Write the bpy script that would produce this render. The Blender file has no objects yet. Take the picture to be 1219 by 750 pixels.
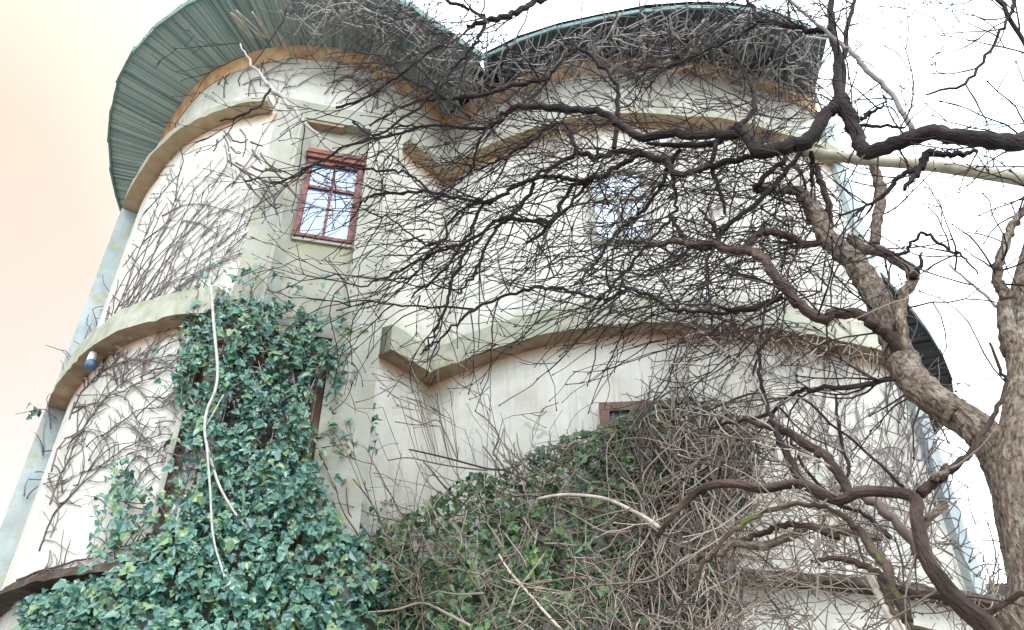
import bpy, math, random
import numpy as np
from mathutils import Vector, Matrix
random.seed(7); rng = np.random.default_rng(7)
S = bpy.context.scene
COL = S.collection
CZ = 1.6                                   # eye height above the ground

# ------------------------------------------------------------------ camera, light, exposure
F, ZEN = 1000.0, 1350.0                    # focal length and zenith distance, in photograph pixels
TH = math.atan(F / ZEN)
cam = bpy.data.cameras.new("camera"); camo = bpy.data.objects.new("camera", cam); COL.objects.link(camo)
camo.location = (0, 0, CZ); camo.rotation_euler = (math.pi / 2 + TH, 0, 0)
cam.sensor_width = 36; cam.lens = F / 1219 * 36; cam.clip_end = 3000; cam.clip_start = 0.05
S.camera = camo
SUN_AZ, SUN_EL = math.radians(163), math.radians(38)      # azimuth from +Y towards +X
W = bpy.data.worlds.new("World"); S.world = W; W.use_nodes = True
nt = W.node_tree; N = nt.nodes; LK = nt.links
for n in list(N): N.remove(n)
sky = N.new("ShaderNodeTexSky"); sky.sky_type = 'NISHITA'; sky.sun_disc = False
sky.sun_elevation = SUN_EL; sky.sun_rotation = SUN_AZ; sky.air_density = 1.0; sky.dust_density = 1.0
b1 = N.new("ShaderNodeBackground"); b1.inputs[1].default_value = 0.05; LK.new(sky.outputs[0], b1.inputs[0])
# thin bright cloud veil over the clear sky, warm and dimmer low in the west (left)
tc = N.new("ShaderNodeTexCoord")
dt = N.new("ShaderNodeVectorMath"); dt.operation = 'DOT_PRODUCT'
a, e = math.radians(-58), math.radians(8)
dt.inputs[1].default_value = (math.sin(a) * math.cos(e), math.cos(a) * math.cos(e), math.sin(e))
LK.new(tc.outputs['Generated'], dt.inputs[0])
nz = N.new("ShaderNodeTexNoise"); nz.inputs['Scale'].default_value = 2.2; nz.inputs['Detail'].default_value = 4
LK.new(tc.outputs['Generated'], nz.inputs['Vector'])
ad = N.new("ShaderNodeMath"); ad.operation = 'MULTIPLY_ADD'; ad.inputs[1].default_value = 0.10
LK.new(nz.outputs['Fac'], ad.inputs[0]); LK.new(dt.outputs['Value'], ad.inputs[2])
vr = N.new("ShaderNodeValToRGB"); cr = vr.color_ramp
cr.elements[0].position = 0.52; cr.elements[0].color = (0.90, 0.985, 1.0, 1)
cr.elements[1].position = 1.0; cr.elements[1].color = (0.33, 0.195, 0.085, 1)
m = cr.elements.new(0.72); m.color = (0.47, 0.38, 0.26, 1)
m = cr.elements.new(0.86); m.color = (0.345, 0.23, 0.125, 1)
LK.new(ad.outputs[0], vr.inputs[0])
b2 = N.new("ShaderNodeBackground"); b2.inputs[1].default_value = 0.9; LK.new(vr.outputs[0], b2.inputs[0])
sh = N.new("ShaderNodeAddShader"); LK.new(b1.outputs[0], sh.inputs[0]); LK.new(b2.outputs[0], sh.inputs[1])
ow = N.new("ShaderNodeOutputWorld"); LK.new(sh.outputs[0], ow.inputs[0])
sl = bpy.data.lights.new("sun", 'SUN'); sl.energy = 0.75; sl.angle = math.radians(30); sl.color = (1, .97, .92)
so = bpy.data.objects.new("sun", sl); COL.objects.link(so)
sd = Vector((math.sin(SUN_AZ) * math.cos(SUN_EL), math.cos(SUN_AZ) * math.cos(SUN_EL), math.sin(SUN_EL)))
so.rotation_euler = sd.to_track_quat('Z', 'Y').to_euler(); so.location = sd * 40
S.view_settings.view_transform = 'Standard'; S.view_settings.look = 'None'
S.view_settings.exposure = 1.64; S.view_settings.gamma = 1

# ------------------------------------------------------------------ materials
def mat(name, cols, scale=6, rough=.85, bump=.15, bscale=40, stretch=(1, 1, 1), spec=.3, island=False, detail=6,
        extra=None, bdist=.01, attr=None):
    """noise between the given colours, with a fine bump; island = a tone of its own for each loose piece"""
    M = bpy.data.materials.new(name); M.use_nodes = True
    T = M.node_tree; n = T.nodes; L = T.links
    bs = n['Principled BSDF']; bs.inputs['Roughness'].default_value = rough
    bs.inputs['Specular IOR Level'].default_value = spec
    g = n.new('ShaderNodeNewGeometry')
    mp = n.new('ShaderNodeMapping'); mp.inputs['Scale'].default_value = stretch
    if attr:
        at_ = n.new('ShaderNodeAttribute'); at_.attribute_name = attr; L.new(at_.outputs['Vector'], mp.inputs['Vector'])
    else: L.new(g.outputs['Position'], mp.inputs['Vector'])
    no = n.new('ShaderNodeTexNoise'); no.inputs['Scale'].default_value = scale; no.inputs['Detail'].default_value = detail
    L.new(mp.outputs[0], no.inputs['Vector'])
    rp = n.new('ShaderNodeValToRGB'); R = rp.color_ramp
    k = len(cols)
    lo, hi = (.28, .72) if not island else (.0, 1.)
    R.elements[0].position = lo; R.elements[0].color = (*cols[0], 1)
    R.elements[1].position = hi; R.elements[1].color = (*cols[-1], 1)
    for i in range(1, k - 1):
        x = R.elements.new(lo + (hi - lo) * i / (k - 1)); x.color = (*cols[i], 1)
    if island:
        oi = n.new('ShaderNodeObjectInfo')
        s1 = n.new('ShaderNodeMath'); s1.operation = 'ADD'
        L.new(g.outputs['Random Per Island'], s1.inputs[0]); L.new(oi.outputs['Random'], s1.inputs[1])
        s2 = n.new('ShaderNodeMath'); s2.operation = 'FRACT'; L.new(s1.outputs[0], s2.inputs[0])
        s3 = n.new('ShaderNodeMath'); s3.operation = 'MULTIPLY_ADD'; s3.inputs[1].default_value = .72
        L.new(s2.outputs[0], s3.inputs[0])
        s4 = n.new('ShaderNodeMath'); s4.operation = 'MULTIPLY'; s4.inputs[1].default_value = .28
        L.new(no.outputs['Fac'], s4.inputs[0]); L.new(s4.outputs[0], s3.inputs[2])
        L.new(s3.outputs[0], rp.inputs[0])
    else:
        L.new(no.outputs['Fac'], rp.inputs[0])
    out = rp.outputs[0]
    if extra: out = extra(n, L, g, out)
    L.new(out, bs.inputs['Base Color'])
    if bump:
        n2 = n.new('ShaderNodeTexNoise'); n2.inputs['Scale'].default_value = bscale; n2.inputs['Detail'].default_value = 6
        L.new(mp.outputs[0], n2.inputs['Vector'])
        bu = n.new('ShaderNodeBump'); bu.inputs['Strength'].default_value = bump; bu.inputs['Distance'].default_value = bdist
        L.new(n2.outputs['Fac'], bu.inputs['Height']); L.new(bu.outputs[0], bs.inputs['Normal'])
    return M

def stain(n, L, g, col, base, z0, z1, scale, tone, soft=.5, stretch=(1, 1, 1)):
    """a stain of its own ragged outline: full at height z0, gone at z1"""
    sx = n.new('ShaderNodeSeparateXYZ'); L.new(g.outputs['Position'], sx.inputs[0])
    mr = n.new('ShaderNodeMapRange'); mr.inputs['From Min'].default_value = z1 + CZ; mr.inputs['From Max'].default_value = z0 + CZ
    L.new(sx.outputs['Z'], mr.inputs['Value'])
    lt = n.new('ShaderNodeMath'); lt.operation = 'LESS_THAN' if z0 > z1 else 'GREATER_THAN'; lt.inputs[1].default_value = z0 + CZ + (.01 if z0 > z1 else -.01)
    L.new(sx.outputs['Z'], lt.inputs[0])
    mp = n.new('ShaderNodeMapping'); mp.inputs['Scale'].default_value = stretch; L.new(g.outputs['Position'], mp.inputs[0])
    no = n.new('ShaderNodeTexNoise'); no.inputs['Scale'].default_value = scale; no.inputs['Detail'].default_value = 5
    L.new(mp.outputs[0], no.inputs['Vector'])
    s = n.new('ShaderNodeMath'); s.operation = 'MULTIPLY_ADD'; s.inputs[1].default_value = 1.2; s.inputs[2].default_value = -.6
    L.new(no.outputs['Fac'], s.inputs[0])
    s2 = n.new('ShaderNodeMath'); s2.operation = 'ADD'; L.new(s.outputs[0], s2.inputs[0]); L.new(mr.outputs[0], s2.inputs[1])
    r = n.new('ShaderNodeMapRange'); r.inputs['From Min'].default_value = .5 - soft / 2; r.inputs['From Max'].default_value = .5 + soft / 2
    r.inputs['To Max'].default_value = tone; L.new(s2.outputs[0], r.inputs['Value'])
    e3 = n.new('ShaderNodeMath'); e3.operation = 'MULTIPLY'; e3.use_clamp = True; e3.inputs[1].default_value = 2.5; L.new(mr.outputs[0], e3.inputs[0])
    e4 = n.new('ShaderNodeMath'); e4.operation = 'MULTIPLY'; L.new(e3.outputs[0], e4.inputs[0]); L.new(lt.outputs[0], e4.inputs[1])
    f = n.new('ShaderNodeMath'); f.operation = 'MULTIPLY'; L.new(r.outputs[0], f.inputs[0]); L.new(e4.outputs[0], f.inputs[1])
    mx = n.new('ShaderNodeMixRGB'); mx.inputs[2].default_value = (*col, 1)
    L.new(f.outputs[0], mx.inputs[0]); L.new(base, mx.inputs[1])
    return mx.outputs[0]

def blotch(n, L, g, base, col, scale, lo, hi, tone, stretch=(1, 1, 1)):
    mp = n.new('ShaderNodeMapping'); mp.inputs['Scale'].default_value = stretch; L.new(g.outputs['Position'], mp.inputs[0])
    no = n.new('ShaderNodeTexNoise'); no.inputs['Scale'].default_value = scale; no.inputs['Detail'].default_value = 8
    no.inputs['Roughness'].default_value = .62
    L.new(mp.outputs[0], no.inputs['Vector'])
    r = n.new('ShaderNodeMapRange'); r.inputs['From Min'].default_value = lo; r.inputs['From Max'].default_value = hi
    r.inputs['To Max'].default_value = tone; L.new(no.outputs['Fac'], r.inputs['Value'])
    mx = n.new('ShaderNodeMixRGB'); mx.inputs[2].default_value = (*col, 1); L.new(r.outputs[0], mx.inputs[0]); L.new(base, mx.inputs[1])
    return mx.outputs[0]

ZL, ZLT, ZU, ZUT, ZE, ZP = 4.5, 4.80, 7.39, 7.47, 8.55, 2.15      # ledge and eave heights above the eye
ORANGE = (.50, .24, .10)
def wall_extra(n, L, g, c):
    c = blotch(n, L, g, c, (.42, .43, .38), 2.3, .5, .74, .45, (1.6, 1.6, .35))
    c = blotch(n, L, g, c, (.36, .37, .34), 9, .56, .72, .45)
    c = blotch(n, L, g, c, (.30, .29, .25), 16, .54, .72, .5, (1.4, 1.4, .07))
    c = blotch(n, L, g, c, (.26, .25, .22), 75, .60, .70, .6)
    c = crack(n, L, g, c)
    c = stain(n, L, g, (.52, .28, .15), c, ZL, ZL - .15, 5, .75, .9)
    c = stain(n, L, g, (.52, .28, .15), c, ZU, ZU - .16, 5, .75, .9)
    c = stain(n, L, g, ORANGE, c, ZE + .1, ZE - .36, 6, .95, .35)
    c = stain(n, L, g, (.30, .32, .24), c, ZL + .30, ZL + .62, 5, .55, .8)
    return c
def crack(n, L, g, c):
    no = n.new('ShaderNodeTexNoise'); no.inputs['Scale'].default_value = 3.5; no.inputs['Detail'].default_value = 5; L.new(g.outputs['Position'], no.inputs['Vector'])
    mx = n.new('ShaderNodeMixRGB'); mx.blend_type = 'ADD'; mx.inputs[0].default_value = .5; L.new(g.outputs['Position'], mx.inputs[1]); L.new(no.outputs['Color'], mx.inputs[2])
    vo = n.new('ShaderNodeTexVoronoi'); vo.feature = 'DISTANCE_TO_EDGE'; vo.inputs['Scale'].default_value = .85; L.new(mx.outputs[0], vo.inputs['Vector'])
    mr = n.new('ShaderNodeMapRange'); mr.inputs['From Min'].default_value = .012; mr.inputs['From Max'].default_value = .002; L.new(vo.outputs['Distance'], mr.inputs['Value'])
    n3 = n.new('ShaderNodeTexNoise'); n3.inputs['Scale'].default_value = .9; L.new(g.outputs['Position'], n3.inputs['Vector'])
    m3 = n.new('ShaderNodeMapRange'); m3.inputs['From Min'].default_value = .48; m3.inputs['From Max'].default_value = .62; m3.inputs['To Max'].default_value = .6; L.new(n3.outputs['Fac'], m3.inputs['Value'])
    mu = n.new('ShaderNodeMath'); mu.operation = 'MULTIPLY'; L.new(mr.outputs[0], mu.inputs[0]); L.new(m3.outputs[0], mu.inputs[1])
    o = n.new('ShaderNodeMixRGB'); o.inputs[2].default_value = (.20, .19, .17, 1); L.new(mu.outputs[0], o.inputs[0]); L.new(c, o.inputs[1]); return o.outputs[0]
def bay_extra(n, L, g, c):
    c = blotch(n, L, g, c, (.26, .27, .22), 2.0, .42, .68, .6, (2.2, 2.2, .5))
    c = blotch(n, L, g, c, (.30, .29, .13), 6, .56, .66, .55)
    return c
def ledge_extra(n, L, g, c):
    return blotch(n, L, g, c, (.22, .20, .07), 7, .54, .68, .6)
def panel_extra(n, L, g, c):
    c = bay_extra(n, L, g, c)
    return stain(n, L, g, (.22, .22, .11), c, 5.66, 5.34, 8, .6, .8)
M = {}
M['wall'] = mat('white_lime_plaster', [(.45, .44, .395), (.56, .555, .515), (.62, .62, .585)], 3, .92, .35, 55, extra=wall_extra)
M['bay'] = mat('grey_cement_render', [(.25, .25, .22), (.325, .325, .29), (.39, .385, .345)], 4, .92, .4, 60, extra=bay_extra)
M['pilaster'] = mat('blue_grey_render', [(.24, .30, .335), (.33, .39, .42), (.40, .45, .47)], 4, .92, .5, 60, extra=bay_extra)
M['panel'] = mat('mossy_cement_render', [(.22, .22, .185), (.29, .285, .245), (.35, .345, .30)], 4, .92, .4, 60, extra=panel_extra)
M['ledge'] = mat('mossy_ledge_stone', [(.23, .245, .20), (.31, .32, .265), (.37, .37, .315)], 6, .95, .5, 45, extra=ledge_extra)
M['under'] = mat('rusty_stained_underside', [(.22, .15, .10), (.30, .22, .15), (.38, .29, .21)], 6, .95, .4, 45)
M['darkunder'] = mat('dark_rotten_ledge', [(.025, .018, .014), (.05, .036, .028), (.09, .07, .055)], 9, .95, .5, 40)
M['under_pale'] = mat('tan_stained_underside', [(.30, .22, .14), (.38, .29, .19), (.43, .34, .24)], 6, .95, .4, 45)
M['cove'] = mat('flaking_orange_wash', [(.34, .18, .09), (.48, .28, .14), (.55, .37, .22), (.6, .48, .34)], 7, .95, .5, 40)
M['soffit'] = mat('green_weathered_boards', [(.12, .18, .185), (.23, .32, .32), (.31, .40, .395), (.40, .48, .47)], 9, .8, .3, 60, island=True)
M['slate'] = mat('dark_slate_boards', [(.045, .06, .07), (.075, .095, .105), (.11, .135, .145)], 9, .7, .3, 60, island=True)
M['slatedark'] = mat('charcoal_slate_boards', [(.012, .016, .02), (.022, .028, .034), (.04, .048, .055)], 9, .7, .3, 60, island=True)
M['rim'] = mat('green_rim_boards', [(.10, .17, .17), (.17, .27, .265)], 12, .8, .3, 50)
M['frame'] = mat('faded_red_paint', [(.09, .032, .034), (.15, .058, .058), (.22, .11, .10)], 20, .7, .3, 80)
M['lintel'] = mat('rust_red_lintel', [(.10, .035, .028), (.17, .066, .052), (.24, .13, .10)], 14, .8, .3, 60)
M['brownwood'] = mat('brown_weathered_wood', [(.10, .065, .05), (.17, .11, .085), (.24, .17, .14)], 14, .8, .3, 60, (4, 4, .6))
def glassmat(name, col, col2):
    m_ = mat(name, [col, col2, tuple(x * .8 for x in col)], 5., .05, .2, 4, spec=.45)
    return m_
M['glass'] = glassmat('sky_tinted_glass', (.035, .09, .22), (.11, .22, .39))  # sky reflection is put into the base colour of the panes
M['glasspale'] = glassmat('glare_pale_glass', (.22, .30, .40), (.34, .42, .50))  # glare that washes out these panes is put into their pale colour
M['glassdark'] = glassmat('dark_glass', (.03, .05, .07), (.10, .14, .18))
M['metal'] = mat('pale_blue_metal', [(.05, .09, .18), (.10, .16, .28)], 20, .45, 0)
M['whitemetal'] = mat('white_enamel', [(.7, .7, .7), (.8, .8, .8)], 20, .4, 0)
def lich(n, L, g, c):
    c = blotch(n, L, g, c, (.34, .33, .28), 9, .55, .66, .55)
    return blotch(n, L, g, c, (.03, .022, .018), 26, .56, .64, .7)
BK = dict(bump=1., bdist=.03, attr='bark')
M['bark'] = mat('brown_ridged_bark', [(.035, .025, .02), (.11, .08, .06), (.19, .145, .115), (.31, .255, .205)], 60, .95, bscale=95, extra=lich, **BK)
M['barkdark'] = mat('backlit_dark_bark', [(.010, .007, .008), (.022, .015, .016), (.05, .037, .034)], 16, .9, bscale=70, **BK)  # backlit silhouette darkness of the limbs is put into the bark colour
M['barkred'] = mat('reddish_brown_bark', [(.018, .011, .010), (.05, .031, .026), (.11, .075, .06)], 16, .9, bscale=70, **BK)
def mossx(n, L, g, c): return blotch(n, L, g, c, (.10, .14, .02), 5, .5, .6, .8)
M['barkmoss'] = mat('mossy_bark', [(.04, .03, .024), (.10, .07, .055), (.16, .12, .09)], 16, .95, bscale=70, extra=mossx, **BK)
M['twig'] = mat('dark_twig_bark', [(.010, .007, .009), (.024, .016, .018), (.065, .045, .044)], 30, .85, 0, island=True)
M['vine'] = mat('grey_brown_vine', [(.05, .042, .045), (.16, .145, .147), (.36, .34, .34), (.60, .58, .58)], 30, .9, 0, island=True)
M['creeper'] = mat('purple_brown_creeper', [(.06, .045, .05), (.12, .095, .095), (.22, .185, .18)], 30, .9, 0, island=True)
M['bramble'] = mat('brown_bramble_stems', [(.03, .02, .018), (.08, .055, .047), (.17, .135, .11), (.29, .245, .21), (.42, .37, .33)], 30, .85, 0, island=True)
M['pale'] = mat('bleached_dead_wood', [(.30, .26, .21), (.46, .41, .35), (.58, .53, .46)], 18, .85, .4, 60)
M['pole'] = mat('peeled_pale_wood', [(.24, .22, .17), (.36, .34, .26), (.44, .42, .34)], 10, .8, .3, 60)
M['ivystem'] = mat('ash_grey_vine_bark', [(.26, .26, .25), (.40, .40, .38), (.5, .5, .47)], 20, .9, .4, 60)
M['ivy'] = mat('ivy_leaf', [(.012, .046, .040), (.028, .092, .080), (.046, .135, .112), (.075, .18, .135), (.085, .19, .145), (.13, .22, .09), (.2, .2, .07)], 2, .33, 0, spec=.6, island=True)
M['ivygreen'] = mat('green_ivy_leaf', [(.012, .036, .02), (.025, .07, .03), (.045, .11, .04), (.09, .17, .05), (.15, .22, .06)], 2, .36, 0, spec=.55, island=True)
M['ground'] = mat('pale_bounce_ground', [(.17, .155, .13), (.24, .22, .19), (.30, .28, .24)], 1.5, .95, .5, 12)  # unseen ground, made pale to bounce light onto soffit and ledge undersides
M['stone'] = mat('dark_wall_stone', [(.03, .028, .03), (.06, .055, .055), (.09, .08, .075)], 8, .95, .6, 30, island=True)

# ------------------------------------------------------------------ object helpers
def link(name, me, m=None, parent=None, **kw):
    if isinstance(m, (list, tuple)):
        for x in m: me.materials.append(x)
    elif m: me.materials.append(m)
    o = bpy.data.objects.new(name, me); COL.objects.link(o)
    if parent: o.parent = parent
    for k, v in kw.items(): o[k] = v
    return o
def thing(name, label, cat, loc=(0, 0, 0), **kw):
    o = bpy.data.objects.new(name, None); COL.objects.link(o); o.location = loc; o.empty_display_size = .2
    o['label'] = label; o['category'] = cat
    for k, v in kw.items(): o[k] = v
    return o
class MB:
    """collects numpy vertex blocks and faces into one mesh"""
    def __init__(s): s.v = []; s.f = []; s.mi = []; s.n = 0; s.a = []; s.ha = False
    def add(s, v, f, mi=0, aux=None):
        v = np.asarray(v, float); s.v.append(v); s.a.append(np.zeros((len(v), 3)) if aux is None else aux); s.ha |= aux is not None
        s.f += [tuple(i + s.n for i in q) for q in f]; s.mi += [mi] * len(f); s.n += len(v)
    def mesh(s, name, smooth=True, origin=None):
        me = bpy.data.meshes.new(name)
        v = np.concatenate(s.v) if s.v else np.zeros((0, 3))
        if origin is not None: v = v - np.asarray(origin)
        me.from_pydata(v.tolist(), [], s.f)
        if smooth: me.polygons.foreach_set('use_smooth', [True] * len(me.polygons))
        if any(s.mi): me.polygons.foreach_set('material_index', s.mi)
        if s.ha:
            q = me.attributes.new('bark', 'FLOAT_VECTOR', 'POINT'); q.data.foreach_set('vector', np.concatenate(s.a).astype(np.float32).ravel())
        me.update(); return me
    def obj(s, name, m, parent=None, smooth=True, **kw):
        og = np.array(parent.location) if parent is not None and parent.parent is None else None
        return link(name, s.mesh(name, smooth, og), m, parent, **kw)
    def box(s, c, ax, ay, az, mi=0):
        """corner c and three edge vectors"""
        c, ax, ay, az = map(lambda q: np.asarray(q, float), (c, ax, ay, az))
        v = [c, c + ax, c + ax + ay, c + ay, c + az, c + ax + az, c + ax + ay + az, c + ay + az]
        s.add(v, [(0, 3, 2, 1), (4, 5, 6, 7), (0, 1, 5, 4), (1, 2, 6, 5), (2, 3, 7, 6), (3, 0, 4, 7)], mi)
    def prism(s, pts, z0, z1, mi=0, cap=True):
        n = len(pts)
        v = [(x, y, z0 + CZ) for x, y in pts] + [(x, y, z1 + CZ) for x, y in pts]
        f = [(i, (i + 1) % n, n + (i + 1) % n, n + i) for i in range(n)]
        if cap: f += [tuple(range(n))[::-1], tuple(range(n, 2 * n))]
        s.add(v, f, mi)
    def tube(s, P, R, k=5, ridges=0., seed=0):
        P = np.asarray(P, float); R = np.asarray(R, float); n = len(P)
        if n < 2: return
        T = np.gradient(P, axis=0); T /= np.linalg.norm(T, axis=1)[:, None] + 1e-9
        u = np.cross(T[0], (.31, .2, .93)); u /= np.linalg.norm(u) + 1e-9
        U = np.empty((n, 3))
        for i in range(n):
            u = u - T[i] * (u @ T[i]); u = u / (np.linalg.norm(u) + 1e-9); U[i] = u
        V = np.cross(T, U)
        ang = np.linspace(0, 2 * np.pi, k, endpoint=False)
        rr = R[:, None] * np.ones(k)
        if ridges:
            r2 = np.random.default_rng(seed)
            w = np.zeros((n, k))
            for _ in range(5):
                q = r2.integers(3, 9) if k < 20 else r2.integers(7, 15); ph = r2.uniform(0, 6.28); tw = r2.normal(0, .5)
                w += np.sin(q * ang[None] + ph + tw * np.arange(n)[:, None] * .3)
            if k > 20:
                for _ in range(10):
                    q = r2.integers(12, k); ph = r2.uniform(0, 6.28); wv = np.cumsum(r2.normal(0, .35, n))[:, None]
                    w += .3 * np.abs(np.sin(q * ang[None] * .5 + ph + wv)) - .16
            lump = np.cumsum(r2.normal(0, .25, n)); lump = np.sin(lump * 1.3)
            rr = rr * (1 + ridges * .35 * w + ridges * .8 * lump[:, None] + r2.normal(0, ridges * .3, (n, k)))
        X = P[:, None] + rr[..., None] * (np.cos(ang)[None, :, None] * U[:, None] + np.sin(ang)[None, :, None] * V[:, None])
        v = np.concatenate([X.reshape(-1, 3), P[:1], P[-1:]])
        f = []
        for i in range(n - 1):
            b = i * k
            for j in range(k):
                j2 = (j + 1) % k; f.append((b + j, b + j2, b + k + j2, b + k + j))
        a0, a1 = n * k, n * k + 1; b = (n - 1) * k
        for j in range(k):
            j2 = (j + 1) % k; f.append((a0, j2, j)); f.append((a1, b + j, b + j2))
        ln = np.r_[0, np.cumsum(np.linalg.norm(np.diff(P, axis=0), axis=1))] * .34
        r0 = np.maximum(R, .02)
        ax = np.stack([np.cos(ang)[None] * r0[:, None], np.sin(ang)[None] * r0[:, None], ln[:, None] * np.ones(k) + seed * .7], 2).reshape(-1, 3)
        s.add(v, f, 0, np.concatenate([ax, [(0, 0, ln[0])], [(0, 0, ln[-1])]]))

def crom(P, per=4):
    P = np.asarray(P, float)
    if len(P) < 3: 
        t = np.linspace(0, 1, per + 1)[:, None]; return P[0] * (1 - t) + P[-1] * t
    Q = np.vstack([2 * P[0] - P[1], P, 2 * P[-1] - P[-2]]); out = []
    for i in range(1, len(Q) - 2):
        p0, p1, p2, p3 = Q[i - 1:i + 3]
        for t in np.arange(per) / per:
            out.append(.5 * ((2 * p1) + (-p0 + p2) * t + (2 * p0 - 5 * p1 + 4 * p2 - p3) * t ** 2 + (-p0 + 3 * p1 - 3 * p2 + p3) * t ** 3))
    out.append(P[-1]); return np.array(out)

def rays(uv):
    uv = np.atleast_2d(np.asarray(uv, float)); x = (uv[:, 0] - 609.5) / F; y = (375 - uv[:, 1]) / F
    return np.c_[x, math.cos(TH) - y * math.sin(TH), math.sin(TH) + y * math.cos(TH)]
EYE = np.array([0, 0, CZ])
def at(uv, Y):
    r = rays(uv); return r * (np.broadcast_to(np.asarray(Y, float), (len(r),)) / r[:, 1])[:, None] + EYE
def onplane(uv, z):
    r = rays(uv); return r * (np.broadcast_to(np.asarray(z, float), (len(r),)) / r[:, 2])[:, None] + EYE
def fwd(P):                                  # distance along the viewing axis, for turning measured widths into radii
    P = np.atleast_2d(P) - EYE; return P[:, 1] * math.cos(TH) + P[:, 2] * math.sin(TH)

# ------------------------------------------------------------------ plan of the house (x, y in metres from the eye)
LC = crom([(-4.80, 7.97), (-4.64, 7.62), (-4.31, 7.19), (-3.99, 6.84), (-3.66, 6.56), (-3.3, 6.37), (-2.9, 6.24), (-2.45, 6.2),
           (-1.98, 6.28), (-1.6, 6.47), (-1.29, 6.75), (-1.05, 7.03), (-.84, 7.30)], 6)
RC = crom([(-.84, 7.30), (-.42, 6.98), (.24, 6.61), (.86, 6.42), (1.55, 6.38), (2.33, 6.46), (2.98, 6.64), (3.50, 6.84), (3.86, 7.03)], 8)
REAR = np.array([(3.86, 7.03), (4.1, 7.9), (4.4, 9.0), (4.4, 11.5), (0, 12.5), (-4, 11.8), (-4.95, 10), (-4.9, 8.6), (-4.80, 7.97)])
PL = np.vstack([LC, RC[1:]])
AZ = np.arctan2(PL[:, 0], PL[:, 1]); DI = np.hypot(PL[:, 0], PL[:, 1])
AZr, DIr = np.maximum.accumulate(AZ), DI
def walld(uv):
    r = rays(uv); h = np.hypot(r[:, 0], r[:, 1]); az = np.arctan2(r[:, 0], r[:, 1])
    return np.interp(az, AZr, DIr), h, r
def onwall(uv, off=0.02):
    d, h, r = walld(uv); return r * ((d - off) / h)[:, None] + EYE
def nrm2(C):
    t = np.gradient(C, axis=0); t /= np.linalg.norm(t, axis=1)[:, None]; return np.c_[t[:, 1], -t[:, 0]]
NL, NR = nrm2(LC), nrm2(RC)
def sub(C, Nn, a0, a1):
    """piece of a plan curve between two azimuths (degrees)"""
    az = np.degrees(np.arctan2(C[:, 0], C[:, 1])); k = (az >= a0) & (az <= a1); return C[k], Nn[k]

# ------------------------------------------------------------------ setting: ground
g = MB(); r_ = 900
n = 24
V = [(0, 0, 0)] + [(rr * math.sin(t), rr * math.cos(t), 0) for rr in (6, 20, 80, r_) for t in np.linspace(0, 2 * math.pi, n, endpoint=False)]
Fc = [(0, 1 + (i + 1) % n, 1 + i) for i in range(n)]
for k in range(3):
    for i in range(n):
        a_, b_ = 1 + k * n + i, 1 + k * n + (i + 1) % n; Fc.append((a_, b_, b_ + n, a_ + n))
g.add(V, Fc); g.obj('ground', M['ground'], kind='structure')

# ------------------------------------------------------------------ the house
H = thing('round_house', 'pale plastered house with two round bays, wide eaves and ledges, overgrown with creepers', 'house', (-.5, 8.5, 0))
def wallpiece(C, name, m, z0, z1):
    b = MB(); zs = np.linspace(z0, z1, 12); n = len(C)
    V = np.concatenate([np.c_[C, np.full(n, z + CZ)] for z in zs])
    f = [(k * n + i, k * n + i + 1, (k + 1) * n + i + 1, (k + 1) * n + i) for k in range(11) for i in range(n - 1)]
    b.add(V, f); return b.obj(name, m, H)
LAZ = np.degrees(np.arctan2(LC[:, 0], LC[:, 1]))
i0 = int(np.argmin(abs(LAZ + 21.5))); i1 = int(np.argmin(abs(LAZ + 12.0)))
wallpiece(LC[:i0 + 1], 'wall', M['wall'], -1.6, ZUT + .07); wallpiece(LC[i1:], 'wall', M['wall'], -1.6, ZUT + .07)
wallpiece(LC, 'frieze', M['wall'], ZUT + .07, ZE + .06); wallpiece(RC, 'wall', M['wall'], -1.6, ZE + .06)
b = MB(); 
for i in range(len(REAR) - 1):
    p, q = REAR[i], REAR[i + 1]; v = [(p[0], p[1], 0), (q[0], q[1], 0), (q[0], q[1], ZE + .06 + CZ), (p[0], p[1], ZE + .06 + CZ)]
    b.add(v, [(0, 1, 2, 3)])
b.obj('rear_wall', M['wall'], H, False)

def ring(C, Nn, z0, z1, pb, pt, top_slope=.05, name='ledge', mats=None):
    """a string course along a plan curve: underside, fascia and sloped top"""
    n = len(C); b = MB()
    prof = [(-.03, z0), (pb, z0), (pt, z1), (-.03, z1 + top_slope)]
    V = []
    for off, z in prof:
        ch = np.convolve(rng.normal(0, 1, n + 2), np.ones(3) / 3, 'valid')[:, None] if off > 0 else np.zeros((n, 1))
        ch = ch * .006 - .012 * (rng.random((n, 1)) < .07) * (off > 0); ch[0] = ch[-1] = 0
        P = C + Nn * (off + ch); V.append(np.c_[P, np.full(n, z + CZ) + ch[:, 0] * .6])
    # underside, fascia and top with split corners
    for k, mi in ((0, 1), (1, 0), (2, 0)):
        f = [(i, i + 1, n + i + 1, n + i) for i in range(n - 1)]
        b.add(np.concatenate([V[k], V[k + 1]]), f, mi)
    for e_ in (0, n - 1):
        b.add([V[0][e_], V[1][e_], V[2][e_], V[3][e_]], [(0, 1, 2, 3)])
    return b.obj(name, mats or [M['ledge'], M['under']], H)
mitre = np.array([-.02, -1.0])           # the two courses meet in a mitre at the inner corner
NLm, NRm = NL.copy(), NR.copy()
bis = np.array([.13, -.99])
NLm[-1] = bis * 1.4; NRm[0] = bis * 1.4
def tip(C, Nn, last):
    d = np.linalg.norm(C - (LC[-1]), axis=1); k = (d > .24) | (d < 1e-6); return C[k], Nn[k]
jl = [M['ledge'], M['under']]; ju = [M['ledge'], M['under_pale']]
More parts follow.
